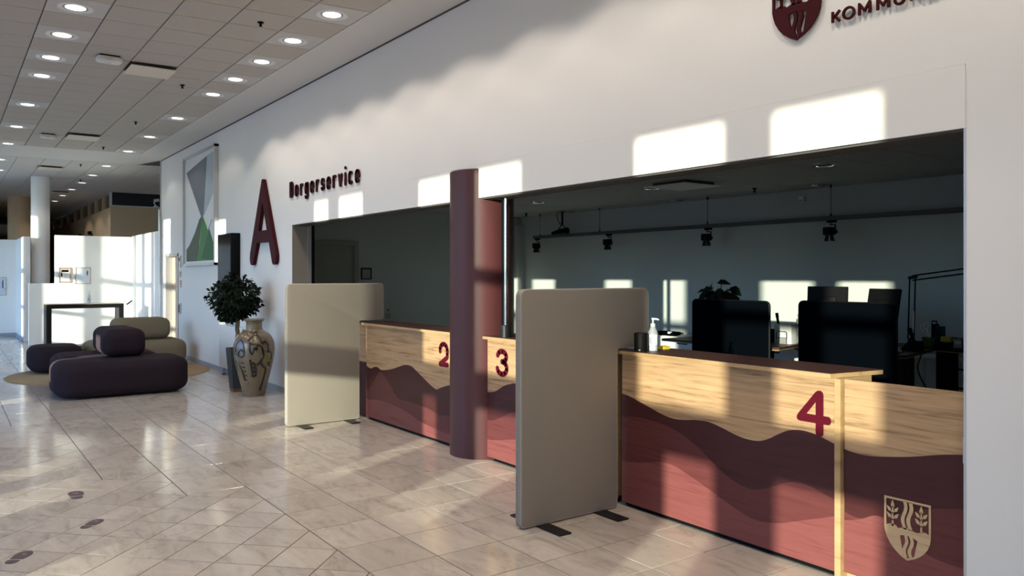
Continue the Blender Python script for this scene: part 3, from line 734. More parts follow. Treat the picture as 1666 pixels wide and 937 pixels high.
# ================================================================ SCREENS (cream partitions)
def round_poly(pts, rad, n=6):
    out = []; m = len(pts)
    for i, p in enumerate(pts):
        r = rad[i]; a = Vector(pts[i - 1]) - Vector(p); b = Vector(pts[(i + 1) % m]) - Vector(p)
        if r == 0: out.append(p); continue
        a.normalize(); b.normalize(); P = Vector(p); s_, e = P + a * r, P + b * r
        for k in range(n + 1):
            t = k / n; out.append(tuple(s_ * (1 - t) ** 2 + P * 2 * t * (1 - t) + e * t * t))
    return out
def screen(xf, label, ya, feet):
    th = 0.062
    t = thing('partition_screen', label, 'screen', (xf - th / 2, ya + 0.4, 0))
    P = round_poly([(ya, 0.012), (-0.012, 0.012), (-0.012, 1.102), (0.290, 1.102), (0.290, 1.507), (ya, 1.507)], [0.03, 0.02, 0.03, 0.03, 0.05, 0.05])
    obj('fabric_panel', MB().pillow(P, xf - th, xf, 0.008, 3, lambda p, h: (h, p[0], p[1])), M['fabric'], t, ang=50)
    for xe in (xf - 0.006, xf - th + 0.006):
        ring = [(xe, p[0], p[1]) for p in P]
        obj('piping', MB().tube(ring + [ring[0], ring[1]], 0.005, 6, False), M['piping'], t)
    for y in feet:
        obj('foot_plate', MB().rbox(xf - 0.29, xf + 0.23, y - 0.05, y + 0.05, 0.0, 0.010, 0.003, 1), M['blackmetal'], t, False)
    return t
screen(-3.955, 'cream fabric partition screen beside counter 4, in shade', -0.832, (-0.665, -0.175))
screen(-8.095, 'sunlit cream fabric partition screen at the left end of the long counter', -0.832, (-0.68, -0.15))

# ================================================================ WALL SIGNS
# letter A
def cropA(pts): return pts
A_out = [(-11.30, 2.93), (-11.285, 2.965), (-11.255, 2.985), (-11.225, 2.975), (-11.20, 2.93), (-10.70, 1.93), (-10.682, 1.87), (-10.69, 1.80), (-10.73, 1.758), (-10.79, 1.748), (-10.835, 1.775), (-10.975, 2.075), (-11.495, 2.075), (-11.665, 1.775), (-11.70, 1.752), (-11.755, 1.752), (-11.80, 1.79), (-11.815, 1.86), (-11.80, 1.93)]
A_in = [(-11.25, 2.66), (-11.43, 2.245), (-11.06, 2.245)]
o = obj('wall_letter', shape([A_out, A_in], -0.055, 0.05), M['sign'], smooth=False, loc=(-11.25, -0.03, 1.75))
tag(o, 'huge dark wine red letter A mounted high on the white wall', 'sign')

# Borgerservice, one raised letter after the other
sg = thing('wall_sign', 'wine red raised lettering Borgerservice above the opening', 'sign', (-9.16, -0.02, 2.632))
H, XH, Wl, st = 0.214, 0.158, 0.118, 0.038
def stad(w, h, a0=0, a1=360, n=20):
    """letter bowl: narrow rounded rectangle path"""
    r = w / 2 - st / 2; hh = h / 2 - st / 2; out = []
    for k in range(n + 1):
        a = math.radians(a0 + (a1 - a0) * k / n); c_, s_ = math.cos(a), math.sin(a)
        z = (hh - r) * (1 if s_ > 1e-3 else -1 if s_ < -1e-3 else 0) + r * s_ if hh > r else hh * s_
        out.append((w / 2 + r * c_, h / 2 + z))
    return out
q = st / 2
glyph = {
    'B': (0.125, [[(q, q), (q, H - q)], [(q, H - q), (0.07, H - q)] + arc(0.07, H - q - 0.041, 0.035, 0.041, 90, -90, 8) + [(q, H - q - 0.082)], [(0.07, H - q - 0.082)] + arc(0.07, (H - 0.082) / 2, 0.036, (H - q - 0.082 - q) / 2, 90, -90, 8) + [(q, q)]]),
    'o': (Wl, [stad(Wl, XH)]),
    'r': (0.092, [[(q, q), (q, XH - q)], arc(q + 0.045, XH - q - 0.04, 0.045, 0.04, 180, 75, 6)]),
    'g': (Wl, [stad(Wl, XH), [(Wl - q, XH - q), (Wl - q, -0.01)] + arc(Wl / 2, -0.01, Wl / 2 - q, 0.03, 0, -150, 8)]),
    'e': (Wl, [[(q, XH / 2), (Wl - q, XH / 2)] + stad(Wl, XH, 8, 315)]),
    's': (0.108, [arc(0.054, XH - q - 0.028, 0.034, 0.028, 30, 250, 9) + arc(0.054, q + 0.03, 0.034, 0.030, 70, -150, 9)]),
    'v': (0.112, [[(q, XH - q), (0.056, q), (0.112 - q, XH - q)]]),
    'i': (st, [[(q, q), (q, XH - q)], [(q, H - q + 0.012), (q + 1e-4, H - q + 0.013)]]),
    'c': (Wl * 0.95, [stad(Wl * 0.95, XH, 50, 310)]),
}
word = 'Borgerservice'; tot = sum(glyph[ch][0] for ch in word)
gapx = (2.175 - tot) / (len(word) - 1); x = -10.25
for ch in word:
    w, L = glyph[ch]
    obj('letter', strokes(MB(), [[(x + p[0], 2.632 + p[1]) for p in ln] for ln in L], st, -0.022, 0.014), M['sign'], sg, False)
    x += w + gapx

# municipal crest and word on the upper wall
cr = thing('wall_crest', 'wine red shield crest with trees and stream on the upper white wall', 'sign', (-2.55, -0.02, 2.872))
crest(-2.700, 0.298, 2.875, -0.024, 0.012, M['sign'], cr)
km = thing('wall_sign', 'small wine red capitals KOMMUNE beside the shield crest', 'sign', (-2.05, -0.02, 2.908))
S2 = 0.0118; h = 0.068; q = S2 / 2
caps = {
    'K': (0.052, [[(q, q), (q, h - q)], [(0.052 - q, h - q), (q + 0.004, 0.027)], [(0.018, 0.036), (0.052 - q, q)]]),
    'O': (0.070, [arc(0.035, h / 2, 0.035 - q, h / 2 - q, 0, 360, 24)]),
    'M': (0.067, [[(q, q), (q, h - q), (0.0335, 0.022), (0.067 - q, h - q), (0.067 - q, q)]]),
    'U': (0.058, [[(q, h - q)] + arc(0.029, 0.029, 0.029 - q, 0.029 - q, 180, 360, 12) + [(0.058 - q, h - q)]]),
    'N': (0.058, [[(q, q), (q, h - q), (0.058 - q, q), (0.058 - q, h - q)]]),
    'E': (0.046, [[(0.046 - q, h - q), (q, h - q), (q, q), (0.046 - q, q)], [(q, h / 2), (0.04 - q, h / 2)]]),
}
for ch, xx in zip('KOMMUNE', (-2.341, -2.281, -2.194, -2.098, -2.011, -1.93, -1.852)):
    obj('letter', strokes(MB(), [[(xx + p[0], 2.908 + p[1]) for p in ln] for ln in caps[ch][1]], S2, -0.024, 0.012, butt=True), M['sign'], km, False)

# ================================================================ PAINTING
pt = thing('framed_painting', 'tall framed abstract painting of slate and green triangles', 'painting', (-14.73, -0.02, 1.77))
x0, x1, z0, z1 = -15.83, -13.64, 1.775, 3.82
obj('painting_frame', MB().box(x0, x0 + 0.05, -0.07, 0, z0, z1).box(x1 - 0.05, x1, -0.07, 0, z0, z1).box(x0, x1, -0.07, 0, z0, z0 + 0.045).box(x0, x1, -0.07, 0, z1 - 0.045, z1), M['alu'], pt, False)
obj('mount', MB().box(x0 + 0.05, x1 - 0.05, -0.03, -0.01, z0 + 0.045, z1 - 0.045), M['canvas'], pt, False)
U = lambda u, v: (-15.68 + u * 1.83, 1.86 + v * 1.86)
for pts, m in (([(0, .90), (.78, .985), (.66, .44), (.60, .40)], 'pa'), ([(.78, .985), (1, 1), (1, .62), (.66, .42)], 'pb'),
               ([(0, .12), (.12, .16), (.34, .28), (.5, .40), (.62, .44), (.48, .12), (.40, 0), (0, 0)], 'pc'),
               ([(.62, .44), (.72, .36), (.98, .14), (1, 0), (.40, 0), (.52, .18)], 'pd'), ([(.86, .30), (1, .16), (1, 0), (.58, .02)], 'pe'),
               ([(.80, .245), (.83, .255), (.62, .08), (.56, .06)], 'pa'), ([(.79, .26), (.93, .38), (.945, .38), (.81, .25)], 'pa')):
    obj('painted_shape', MB().prism([U(*p) for p in pts], -0.032 - 0.0006 * random.random() - (0.001 if m in ('pe', 'pa') else 0), -0.03, 'y'), M[m], pt, False)

# ================================================================ WALL DISPLAY, RADIATOR, SWITCHES
tv = thing('wall_display', 'tall black wall display screen behind the potted tree', 'screen', (-12.83, -0.05, 1.1))
obj('housing', MB().rbox(-13.2, -12.45, -0.14, -0.002, 0.95, 2.262, 0.008, 2), M['black'], tv)
obj('display_glass', MB().box(-13.17, -12.48, -0.144, -0.139, 0.98, 2.235), M['screen'], tv, False)
rd = thing('radiator', 'white panel radiator on thin legs at the wall behind the plant', 'radiator', (-12.5, -0.1, 0))
obj('panel', MB().rbox(-13.15, -12.0, -0.13, -0.10, 0.12, 0.80, 0.008, 2), M['whitemetal'], rd)
obj('panel', MB().rbox(-13.15, -12.0, -0.075, -0.045, 0.12, 0.80, 0.008, 2), M['whitemetal'], rd)
obj('top_grille', MB().box(-13.13, -12.02, -0.10, -0.075, 0.775, 0.795), M['whitemetal'], rd, False)
for x in (-13.05, -12.1):
    obj('leg', MB().tube([(x, -0.0875, 0.0), (x, -0.0875, 0.125)], 0.014, 10), M['steel'], rd)
    obj('leg_foot', MB().cyl(x, -0.0875, 0, 0.012, 0.028, n=14), M['black'], rd)
def fixture(name, label, cat, z0, z1, m, w=0.07, x=-16.25, d=0.03, extra=None):
    t = thing(name, label, cat, (x, 0, z0))
    obj('cover', MB().rbox(x - w / 2, x + w / 2, -d, 0, z0, z1, 0.004, 1), M[m], t, False)
    if extra: extra(t, x, z0, z1, w, d)
    return t
fixture('intercom', 'tall grey metal intercom plate beside the far door, topmost fitting', 'intercom', 1.756, 1.984, 'steel', 0.09, extra=lambda t, x, a, b, w, d: obj('speaker_grille', MB().box(x - 0.03, x + 0.03, -d - 0.003, -d, a + 0.12, b - 0.03), M['black'], t, False))
fixture('light_switch', 'small grey light switch below the intercom', 'switch', 1.58, 1.68, 'alu', 0.08, extra=lambda t, x, a, b, w, d: obj('rocker', MB().box(x - 0.025, x + 0.025, -d - 0.006, -d, a + 0.02, b - 0.02), M['white'], t, False))
fs = fixture('fire_sign', 'small red and white fire notice beside the far door', 'sign', 1.37, 1.50, 'red', 0.10, d=0.004)
obj('sign_print', MB().box(-16.28, -16.22, -0.0055, -0.004, 1.385, 1.42).box(-16.27, -16.255, -0.0055, -0.004, 1.435, 1.49).box(-16.245, -16.225, -0.0055, -0.004, 1.435, 1.47), M['paper'], fs, False)
fixture('card_reader', 'dark metal card reader below the red notice', 'card reader', 0.842, 1.059, 'steel', 0.10, extra=lambda t, x, a, b, w, d: obj('reader_face', MB().box(x - 0.035, x + 0.02, -d - 0.004, -d, a + 0.03, b - 0.03), M['black'], t, False))
pp = obj('conduit_pipe', MB().tube([(-17.9, -0.05, 1.42), (-17.9, -0.05, 3.0)], 0.02, 10), M['alu'], loc=(-17.9, -0.05, 1.42)); tag(pp, 'thin grey conduit pipe on the end of the long wall', 'pipe')
for z in (1.6, 2.8): obj('pipe_clip', MB().box(-17.925, -17.875, -0.07, -0.0, z, z + 0.02), M['alu'], pp, False)

# ================================================================ SOFAS AND RUG
rg = obj('round_rug', MB().lathe(-14.3, -1.52, [(1.49, 0.0), (1.5, 0.004), (1.485, 0.012)], 72), M['rug'], loc=(-14.3, -1.52, 0)); tag(rg, 'round tan rug beneath the lounge seating', 'rug')
def lounge(x0, x1, y0, y1, z0, z1, rp, re): return MB().pillow(rrect(x0, x1, y0, y1, rp, 8), z0, z1, re, 8)
def bench(label, x0, x1, y0, y1, z0, h, m, rp=0.30, re=0.13):
    t = thing('lounge_bench', label, 'bench', ((x0 + x1) / 2, (y0 + y1) / 2, z0))
    obj('seat', lounge(x0, x1, y0, y1, z0 + 0.02, h, rp, re), M[m], t, ang=70)
    for x in (x0 + 0.3, x1 - 0.3):
        for y in (y0 + 0.3, y1 - 0.3): obj('foot', MB().cyl(x, y, z0, z0 + 0.03, 0.04, n=14), M['black'], t)
    sx = [(p[0], p[1], z0 + 0.06) for p in rrect(x0 - 0.0, x1 + 0.0, y0 - 0.0, y1 + 0.0, rp, 8)]
    return t
bench('long dark aubergine bench nearest the camera, on bare marble', -12.33, -11.36, -2.63, -0.98, 0.0, 0.475, 'sofa')
bench('dark aubergine bench directly behind the front bench', -13.36, -12.37, -2.53, -1.15, 0.012, 0.475, 'sofa')
bench('dark aubergine bench at the far left edge of the rug', -15.45, -14.52, -2.66, -1.88, 0.012, 0.45, 'sofa')
bench('khaki beige bench nearest the white wall', -15.85, -14.72, -1.82, -0.19, 0.012, 0.46, 'beige', 0.34, 0.15)
o = obj('back_bolster', lounge(-12.98, -11.88, -2.00, -1.46, 0.477, 0.86, 0.13, 0.13), M['sofa'], ang=70, loc=(-12.43, -1.73, 0.472)); tag(o, 'boxy dark bolster resting across the two front benches', 'cushion')
o = obj('back_bolster', lounge(-15.72, -15.1, -1.36, -0.42, 0.462, 0.84, 0.15, 0.13), M['beige'], ang=70, loc=(-15.4, -0.89, 0.457)); tag(o, 'khaki beige bolster resting on the beige bench', 'cushion')

# ================================================================ VASE
VX, VY = -10.53, -0.40
prof = [(0.135, 0.0), (0.142, 0.015), (0.165, 0.12), (0.205, 0.28), (0.242, 0.44), (0.263, 0.57), (0.266, 0.65), (0.252, 0.73), (0.215, 0.80), (0.165, 0.845), (0.125, 0.865), (0.112, 0.88)]
def vr(z):
    for (a, za), (b, zb_) in zip(prof[:-1], prof[1:]):
        if za <= z <= zb_: return a + (b - a) * (z - za) / (zb_ - za)
    return prof[-1][0]
sp = smooth_line(prof, 4)
vs_ = thing('floor_vase', 'tall brown stoneware floor vase with painted black figures', 'vase', (VX, VY, 0))
obj('body', MB().lathe(VX, VY, sp, 56), M['vase'], vs_, ang=60)
neck = [(0.112, 0.88), (0.106, 0.90), (0.102, 0.955), (0.108, 0.985), (0.132, 1.0), (0.136, 1.012), (0.128, 1.02), (0.108, 1.012), (0.09, 0.98), (0.088, 0.9)]
obj('neck', MB().lathe(VX, VY, neck, 48, False, True), M['vasedark'], vs_, ang=60)
for z in (0.905, 0.922, 0.939): obj('neck_ring', MB().lathe(VX, VY, [(0.105, z - 0.005), (0.1085, z), (0.105, z + 0.005)], 48, False, False), M['ochre'], vs_)
view = math.atan2(-3.77 - VY, 0 - VX)           # towards the open hall
def onv(u, z, d=0.003):
    """u: -1..1 across the front of the vase"""
    a = view + math.asin(max(-0.98, min(0.98, u))); r = vr(z) + d
    return (VX + r * math.cos(a), VY + r * math.sin(a), z)
def brush(name, pts, w, m, closed=False):
    P = smooth_line(pts, 5) if len(pts) > 2 else pts
    ws = w if isinstance(w, (list, tuple)) else None
    mb = MB(); mb.tube([onv(*p, 0.0) for p in P], w * 1.25, 6); return obj(name, mb, M[m], vs_)
def patch(name, pts, m, d):
    """filled painted field following the glaze"""
    c_ = (sum(p[0] for p in pts) / len(pts), sum(p[1] for p in pts) / len(pts)); P = smooth_line(list(pts) + [pts[0]], 4)[:-1]
    mb = MB(); R = []
    for k in (1.0, 0.75, 0.5, 0.25, 0.02): R.append([onv(c_[0] + (p[0] - c_[0]) * k, c_[1] + (p[1] - c_[1]) * k, d) for p in P])
    mb.rings(R, True, False, True); return obj(name, mb, M[m], vs_)
patch('glaze_field', [(.35, .80), (.62, .74), (.80, .62), (.78, .45), (.62, .25), (.46, .10), (.40, .28), (.46, .45), (.34, .52), (.46, .64), (.30, .72)], 'ochre', 0.0015)
patch('glaze_field', [(-.05, .80), (.22, .80), (.20, .73), (.02, .71)], 'ochre', 0.0015)
patch('glaze_field', [(-.88, .70), (-.70, .74), (-.52, .66), (-.55, .58), (-.72, .60), (-.86, .58)], 'blueglaze', 0.0015)
for pts, w in (([(-.86, .60), (-.84, .70), (-.68, .755), (-.50, .68), (-.48, .57), (-.62, .53), (-.74, .57), (-.62, .63), (-.52, .60)], .008),
               ([(-.90, .56), (-.80, .47), (-.68, .36), (-.60, .22)], .010), ([(-.30, .74), (-.12, .80), (.12, .815), (.30, .77), (.38, .70), (.50, .73), (.66, .68), (.62, .60), (.80, .58), (.84, .48)], .010),
               ([(-.22, .70), (-.20, .62), (-.10, .57), (.02, .66), (.10, .62), (.16, .69)], .009), ([(-.24, .72), (-.06, .70), (.20, .69), (.36, .66)], .009),
               ([(.36, .66), (.44, .55), (.30, .47), (.14, .43)], .012), ([(.30, .47), (.50, .40), (.64, .36), (.56, .20), (.44, .08)], .013),
               ([(-.20, .50), (-.16, .42), (-.12, .36), (-.08, .28), (.10, .30), (.08, .38), (.0, .44), (-.10, .46)], .012), ([(-.06, .40), (.06, .37)], .010), ([(-.07, .35), (.07, .32)], .010),
               ([(.80, .45), (.72, .43), (.82, .40)], .011), ([(-.45, .82), (-.25, .85), (-.10, .83), (.15, .855), (.2, .82)], .006)):
    brush('brush_line', pts, w, 'ink')
for i in range(6): brush('brush_dash', [(-.66 + .035 * i, .46 - .055 * i), (-.52 + .03 * i, .45 - .055 * i)], .007, 'ink')

# ================================================================ POTTED TREE
PX, PY = -11.03, -0.47
tr = thing('potted_tree', 'ball shaped potted fig tree in slender slate planter', 'plant', (PX, PY, 0))
def sq(h, z): return [(PX - h, PY - h, z), (PX + h, PY - h, z), (PX + h, PY + h, z), (PX - h, PY + h, z)]
obj('planter', MB().rings([sq(0.085, 0.045), sq(0.125, 0.60), sq(0.110, 0.60), sq(0.105, 0.56)], True, True, False), M['pot'], tr, False)
obj('planter_foot', MB().rings([sq(0.080, 0.0), sq(0.085, 0.045)]), M['footwood'], tr, False)
obj('soil', MB().rings([sq(0.105, 0.55), sq(0.106, 0.565)]), M['soil'], tr, False)
for ph in (0, 2.1, 4.2):
    obj('twisted_stem', MB().tube([(PX + 0.018 * math.cos(ph + t * 9), PY + 0.018 * math.sin(ph + t * 9), 0.55 + t * 0.65) for t in [k / 24 for k in range(25)]], 0.015, 7), M['bark'], tr)
tips = []
for i in range(26):
    a = random.uniform(0, 2 * PI); e = random.uniform(-0.6, 1.5); r = random.uniform(0.2, 0.30)
    p = (PX - 0.10 + r * math.cos(a) * math.cos(e), PY + r * math.sin(a) * math.cos(e), 1.28 + r * math.sin(e)); tips.append(p)
mb = MB()
for p in tips: mb.tube([(PX, PY, 1.12), (PX * .5 + p[0] * .5, PY * .5 + p[1] * .5, 1.18 + (p[2] - 1.18) * .45), p], [0.010, 0.006, 0.003], 5)
obj('branches', mb, M['bark'], tr)
def leafmesh(mb, P, d, up, L, W_, curl=0.2):
    d = d.normalized(); s_ = d.cross(up).normalized(); n = s_.cross(d).normalized(); b = len(mb.v)
    for t, w in ((0, 0.08), (0.3, 0.9), (0.6, 0.85), (1.0, 0.0)):
        q_ = P + d * L * t - n * L * curl * t * t
        if w < 0.02: mb.v.append(tuple(q_))
        else:
            mb.v += [tuple(q_ + s_ * W_ * w + n * W_ * 0.25 * w), tuple(q_), tuple(q_ - s_ * W_ * w + n * W_ * 0.25 * w)]
    for i in range(2):
        a = b + 3 * i; mb.f += [(a, a + 1, a + 4, a + 3), (a + 1, a + 2, a + 5, a + 4)]
    a = b + 6; mb.f += [(a, a + 1, b + 9), (a + 1, a + 2, b + 9)]
mb = MB()
for i in range(1500):
    u = random.uniform(-1, 1); a = random.uniform(0, 2 * PI); q_ = math.sqrt(1 - u * u)
    r = (0.33 if i % 4 else 0.24) * (0.80 + 0.26 * noise.noise((q_ * math.cos(a) * 2, q_ * math.sin(a) * 2, u * 2)) + random.uniform(-0.08, 0.12))
    nv = Vector((q_ * math.cos(a), q_ * math.sin(a), u)); P = Vector((PX - 0.10, PY, 1.285)) + Vector((nv.x * r * 1.08, nv.y * r * 1.08, nv.z * r))
    d = (nv * 0.7 + Vector((random.gauss(0, .5), random.gauss(0, .5), random.gauss(-0.45, .4))))
    leafmesh(mb, P, d, nv + Vector((0, 0, 0.4)), random.uniform(0.06, 0.09), random.uniform(0.016, 0.024))
o = obj('foliage', mb, M['leaf'], tr, smooth=True, fix=False); o['kind'] = 'stuff'

# ================================================================ ROD ON THE LONG COUNTER
rod = thing('pole', 'slim black and chrome pole standing on counter in front of the column', 'pole', (-5.44, 0.10, 1.076))
obj('pole_base', MB().lathe(-5.44, 0.10, [(0.05, 1.076), (0.05, 1.175), (0.046, 1.18)], 28), M['blackmetal'], rod)
obj('tube', MB().tube([(-5.433, 0.10, 1.178), (-5.433, 0.10, 2.268)], 0.016, 16), M['chrome'], rod)
obj('cable_duct', MB().rbox(-5.488, -5.450, 0.09, 0.115, 1.178, 2.268, 0.003, 1), M['black'], rod, False)

# ================================================================ COUNTER ITEMS
def pump_bottle(name, label, x, y, z, sc, m='gel', lab=True):
    t = thing(name, label, 'bottle', (x, y, z))
    pr = [(0.034, 0), (0.037, 0.006), (0.037, 0.125), (0.034, 0.14), (0.017, 0.178), (0.015, 0.182)]
    obj('bottle_body', MB().lathe(x, y, [(r * sc, z + h_ * sc) for r, h_ in pr], 28), M[m], t, ang=50)
    obj('gel_fill', MB().lathe(x, y, [(r * sc, z + h_ * sc) for r, h_ in ((0.033, 0.004), (0.034, 0.05), (0.034, 0.055))], 28), M['paper2'], t)
    obj('pump_collar', MB().lathe(x, y, [(0.0175 * sc, z + 0.180 * sc), (0.0175 * sc, z + 0.200 * sc), (0.008 * sc, z + 0.203 * sc)], 20), M['white'], t)
    obj('pump_head', MB().tube([(x, y, z + 0.2 * sc), (x, y, z + 0.232 * sc)], 0.006 * sc, 10).tube([(x - 0.008 * sc, y - 0.006 * sc, z + 0.236 * sc), (x + 0.026 * sc, y + 0.022 * sc, z + 0.233 * sc), (x + 0.033 * sc, y + 0.028 * sc, z + 0.226 * sc)], [0.0075 * sc, 0.006 * sc, 0.004 * sc], 8), M['white'], t)
    if lab:
        va = math.atan2(-3.77 - y, -x); mb_ = MB(); R = []
        for hh in (0.045, 0.122): R.append([(x + 0.0376 * sc * math.cos(va + a_), y + 0.0376 * sc * math.sin(va + a_), z + hh * sc) for a_ in [(-0.9 + 1.8 * k / 12) for k in range(13)]])
        mb_.rings(R, False, False, False); obj('label', mb_, M['paper'], t, fix=False)
        mb_ = MB()
        for h0, h1, a0, a1 in ((0.052, 0.105, -0.75, -0.2), (0.055, 0.06, 0.0, 0.6), (0.068, 0.072, 0.0, 0.6), (0.08, 0.084, 0.0, 0.6), (0.111, 0.119, -0.25, 0.0)):
            mb_.rings([[(x + 0.0381 * sc * math.cos(va + a0 + (a1 - a0) * k / 4), y + 0.0381 * sc * math.sin(va + a0 + (a1 - a0) * k / 4), z + hh * sc) for k in range(5)] for hh in (h0, h1)], False, False, False)
        obj('label_print', mb_, M['greytext'], t, fix=False)
    return t
pump_bottle('sanitizer_bottle', 'clear hand gel bottle with white pump on counter 4 beside black can', -3.80, 0.175, 1.083, 0.93)
cn = thing('pen_cup', 'matt black cylinder cup on counter 4 beside the gel bottle', 'cup', (-3.825, 0.085, 1.083))
obj('cup_body', MB().lathe(-3.825, 0.085, [(0.046, 1.083), (0.047, 1.09), (0.047, 1.205), (0.045, 1.208), (0.043, 1.205), (0.043, 1.10)], 32, True, True), M['black'], cn, ang=50)
obj('cup_print', MB().box(-3.804, -3.790, 0.0415, 0.044, 1.093, 1.097), M['paper'], cn, False)
rc = thing('card_terminal', 'small white payment handset lying on counter 4 behind screen', 'terminal', (-4.0, 0.20, 1.083))
obj('handset_body', MB().pillow(rrect(-4.045, -3.90, 0.15, 0.235, 0.03, 6), 1.083, 1.110, 0.010, 4), M['white'], rc)
obj('keypad', MB().box(-3.985, -3.915, 0.165, 0.222, 1.1085, 1.112), M['greytext'], rc, False)
pn = thing('sticky_notes', 'yellow sticky note pad on counter 4 behind gel bottle', 'notepad', (-3.86, 0.33, 1.083))
obj('note_block', MB().box(-3.885, -3.825, 0.31, 0.37, 1.083, 1.102), M['yellow'], pn, False)
obj('top_note', MB().box(-3.883, -3.822, 0.312, 0.372, 1.1022, 1.1032), M['yellow'], pn, False)

# ================================================================ FOOTPRINT STICKERS
def foot(label, px, py, ang, sc=1.0):
    t = thing('footprint_sticker', label, 'sticker', (px, py, 0), 'footprint stickers on the floor')
    ca, sa = math.cos(ang), math.sin(ang)
    T = lambda p, h_: (px + sc * (p[0] * ca - 1.2 * p[1] * sa), py + sc * (p[0] * sa + 1.2 * p[1] * ca), h_)
    sole = [(-0.01, -0.042), (0.05, -0.05), (0.10, -0.048), (0.14, -0.03), (0.158, 0.0), (0.15, 0.028), (0.12, 0.045), (0.07, 0.05), (0.02, 0.042), (-0.01, 0.036)]
    heel = [(-0.035, -0.036), (-0.035, 0.034), (-0.08, 0.034), (-0.105, 0.018), (-0.112, -0.002), (-0.105, -0.022), (-0.08, -0.036)]
    for nm, P in (('sole', sole), ('heel', heel)):
        P = smooth_line(P + [P[0]], 3)[:-1]
        obj(nm, MB().rings([[T(p, 0.0005) for p in P], [T(p, 0.0020) for p in P]]), M['sticker'], t, False)
    obj('sole_mark', MB().rings([[T(p, h_) for p in ((0.05, -0.012), (0.10, -0.016), (0.11, 0.012), (0.09, 0.02), (0.08, 0.0))] for h_ in (0.002, 0.0024)]), M['sticker2'], t, False)
import mathutils
for (px, py, ang, sc_), lb in zip(((-6.48, -2.984, math.radians(177), 0.85), (-5.675, -3.003, math.radians(139), 0.72), (-5.238, -3.43, math.radians(146), 0.76)),
                             ('purple footprint sticker farthest from the camera', 'purple footprint sticker in the middle of the three', 'purple footprint sticker nearest the camera, at the lower left')):
    foot(lb, px, py, ang, sc_)

# ================================================================ HALL CEILING FITTINGS
LAMP_W = 33
def downlight(label, x, y, z, lit, group, r=0.105, watt=None):
    t = thing('downlight', label, 'ceiling light', (x, y, z), group)
    obj('trim_ring', MB().lathe(x, y, [(r + 0.045, z), (r + 0.042, z - 0.008), (r + 0.012, z - 0.009), (r, z - 0.002), (r - 0.004, z + 0.012)], 36, False, False), M['trim'] if lit else M['chrome'], t)
    obj('shadow_ring', MB().lathe(x, y, [(r - 0.003, z - 0.001), (r - 0.022, z - 0.001)], 36, False, False), M['base'], t, fix=False)
    if lit:
        sl_ = bpy.data.lights.new('lamp_light', 'SPOT'); sl_.energy = watt or (LAMP_W if x > -11.6 else 15); sl_.spot_size = math.radians(126); sl_.spot_blend = 0.3; sl_.shadow_soft_size = 0.06; sl_.color = (1.0, 0.86, 0.73)
        so_ = bpy.data.objects.new('lamp_light', sl_); so_.parent = t; so_.location = (0, 0, -0.03); COL.objects.link(so_)
    if lit: obj('lamp_glass', MB().lathe(x, y, [(r - 0.02, z + 0.008), (r - 0.02, z - 0.003), (0.03, z - 0.006)], 28), M['lamp'], t)
    else:
        obj('reflector', MB().lathe(x, y, [(r - 0.015, z - 0.004), (r - 0.04, z - 0.0005), (0.03, z + 0.004)], 10, False, True), M['chrome'], t, False)
        for k in range(3): obj('louvre', MB().box(x - 0.07, x + 0.07, y - 0.045 + 0.04 * k, y - 0.04 + 0.04 * k, z - 0.004, z + 0.003), M['black'], t, False)
    return t
ords = ['first', 'second', 'third', 'fourth', 'fifth', 'sixth', 'seventh', 'eighth']
for i, x in enumerate(right_row): downlight('round lit downlight in row nearest the long wall, %s from the camera' % ords[i], x, -0.82, CZ, True, 'downlights along the wall')
for i, x in enumerate(left_row): downlight('round lit downlight in the row away from the wall, %s from the camera' % ords[i], x, -2.79, CZ, True, 'downlights in the left row')
for i, x in enumerate((-5.95, -4.95, -3.95, -2.95, -1.95, -0.95, 0.05)): downlight('lit wall row downlight above the picture edge, %s past the last one shown' % ords[i], x, -0.82, CZ, True, 'downlights along the wall')
for i, x in enumerate((-7.14, -6.14, -5.14, -4.14, -3.14, -2.14, -1.14, -0.14)): downlight('lit left row downlight above the picture edge, %s past the last one shown' % ords[i], x, -2.79, CZ, True, 'downlights in the left row')
far_l = [(-19.5, -0.815), (-21.5, -0.81), (-23.4, -0.80), (-25.4, -0.805), (-27.5, -0.805), (-29.7, -0.79)]
for i, (x, y) in enumerate(far_l): downlight('small lit downlight over the far end, %s in line past the white band' % ords[i], x, y, CZ, True, 'downlights over the far end', watt=26)
for i, (x, y) in enumerate(((-19.7, -2.8), (-21.7, -2.72))): downlight('lit downlight left of the white column, %s past the band' % ords[i], x, y, CZ, True, 'downlights over the far end', watt=26)
for i, (x, y) in enumerate(((-7.556, -1.29), (-10.63, -1.285), (-13.61, -1.29), (-16.65, -1.3), (-19.52, -1.32), (-22.7, -0.92))):
    t = thing('sprinkler_head', 'small black ceiling sprinkler head, %s from the camera' % ords[i], 'sprinkler', (x, y, CZ), 'hall sprinkler heads')
    obj('body', MB().lathe(x, y, [(0.03, CZ), (0.03, CZ - 0.008), (0.012, CZ - 0.012), (0.012, CZ - 0.05)], 14), M['black'], t)
    obj('deflector', MB().cyl(x, y, CZ - 0.058, CZ - 0.053, 0.026, n=14), M['steel'], t)
def vent(label, x, y, z, s_, m='tile2'):
    t = thing('ceiling_vent', label, 'vent', (x, y, z), None)
    obj('face_plate', MB().rbox(x - s_, x + s_, y - s_, y + s_, z - 0.045, z - 0.035, 0.003, 1), M[m], t, False)
    obj('duct_box', MB().box(x - s_ * 0.8, x + s_ * 0.8, y - s_ * 0.8, y + s_ * 0.8, z - 0.036, z + 0.012), M['gap'], t, False)
vent('square plate vent hanging below the hall ceiling, nearer one', -10.02 , -1.79, CZ, 0.245, 'ventplate')
vent('square plate vent hanging below the hall ceiling before the white band', -15.52, -1.79, CZ, 0.245, 'ventplate')
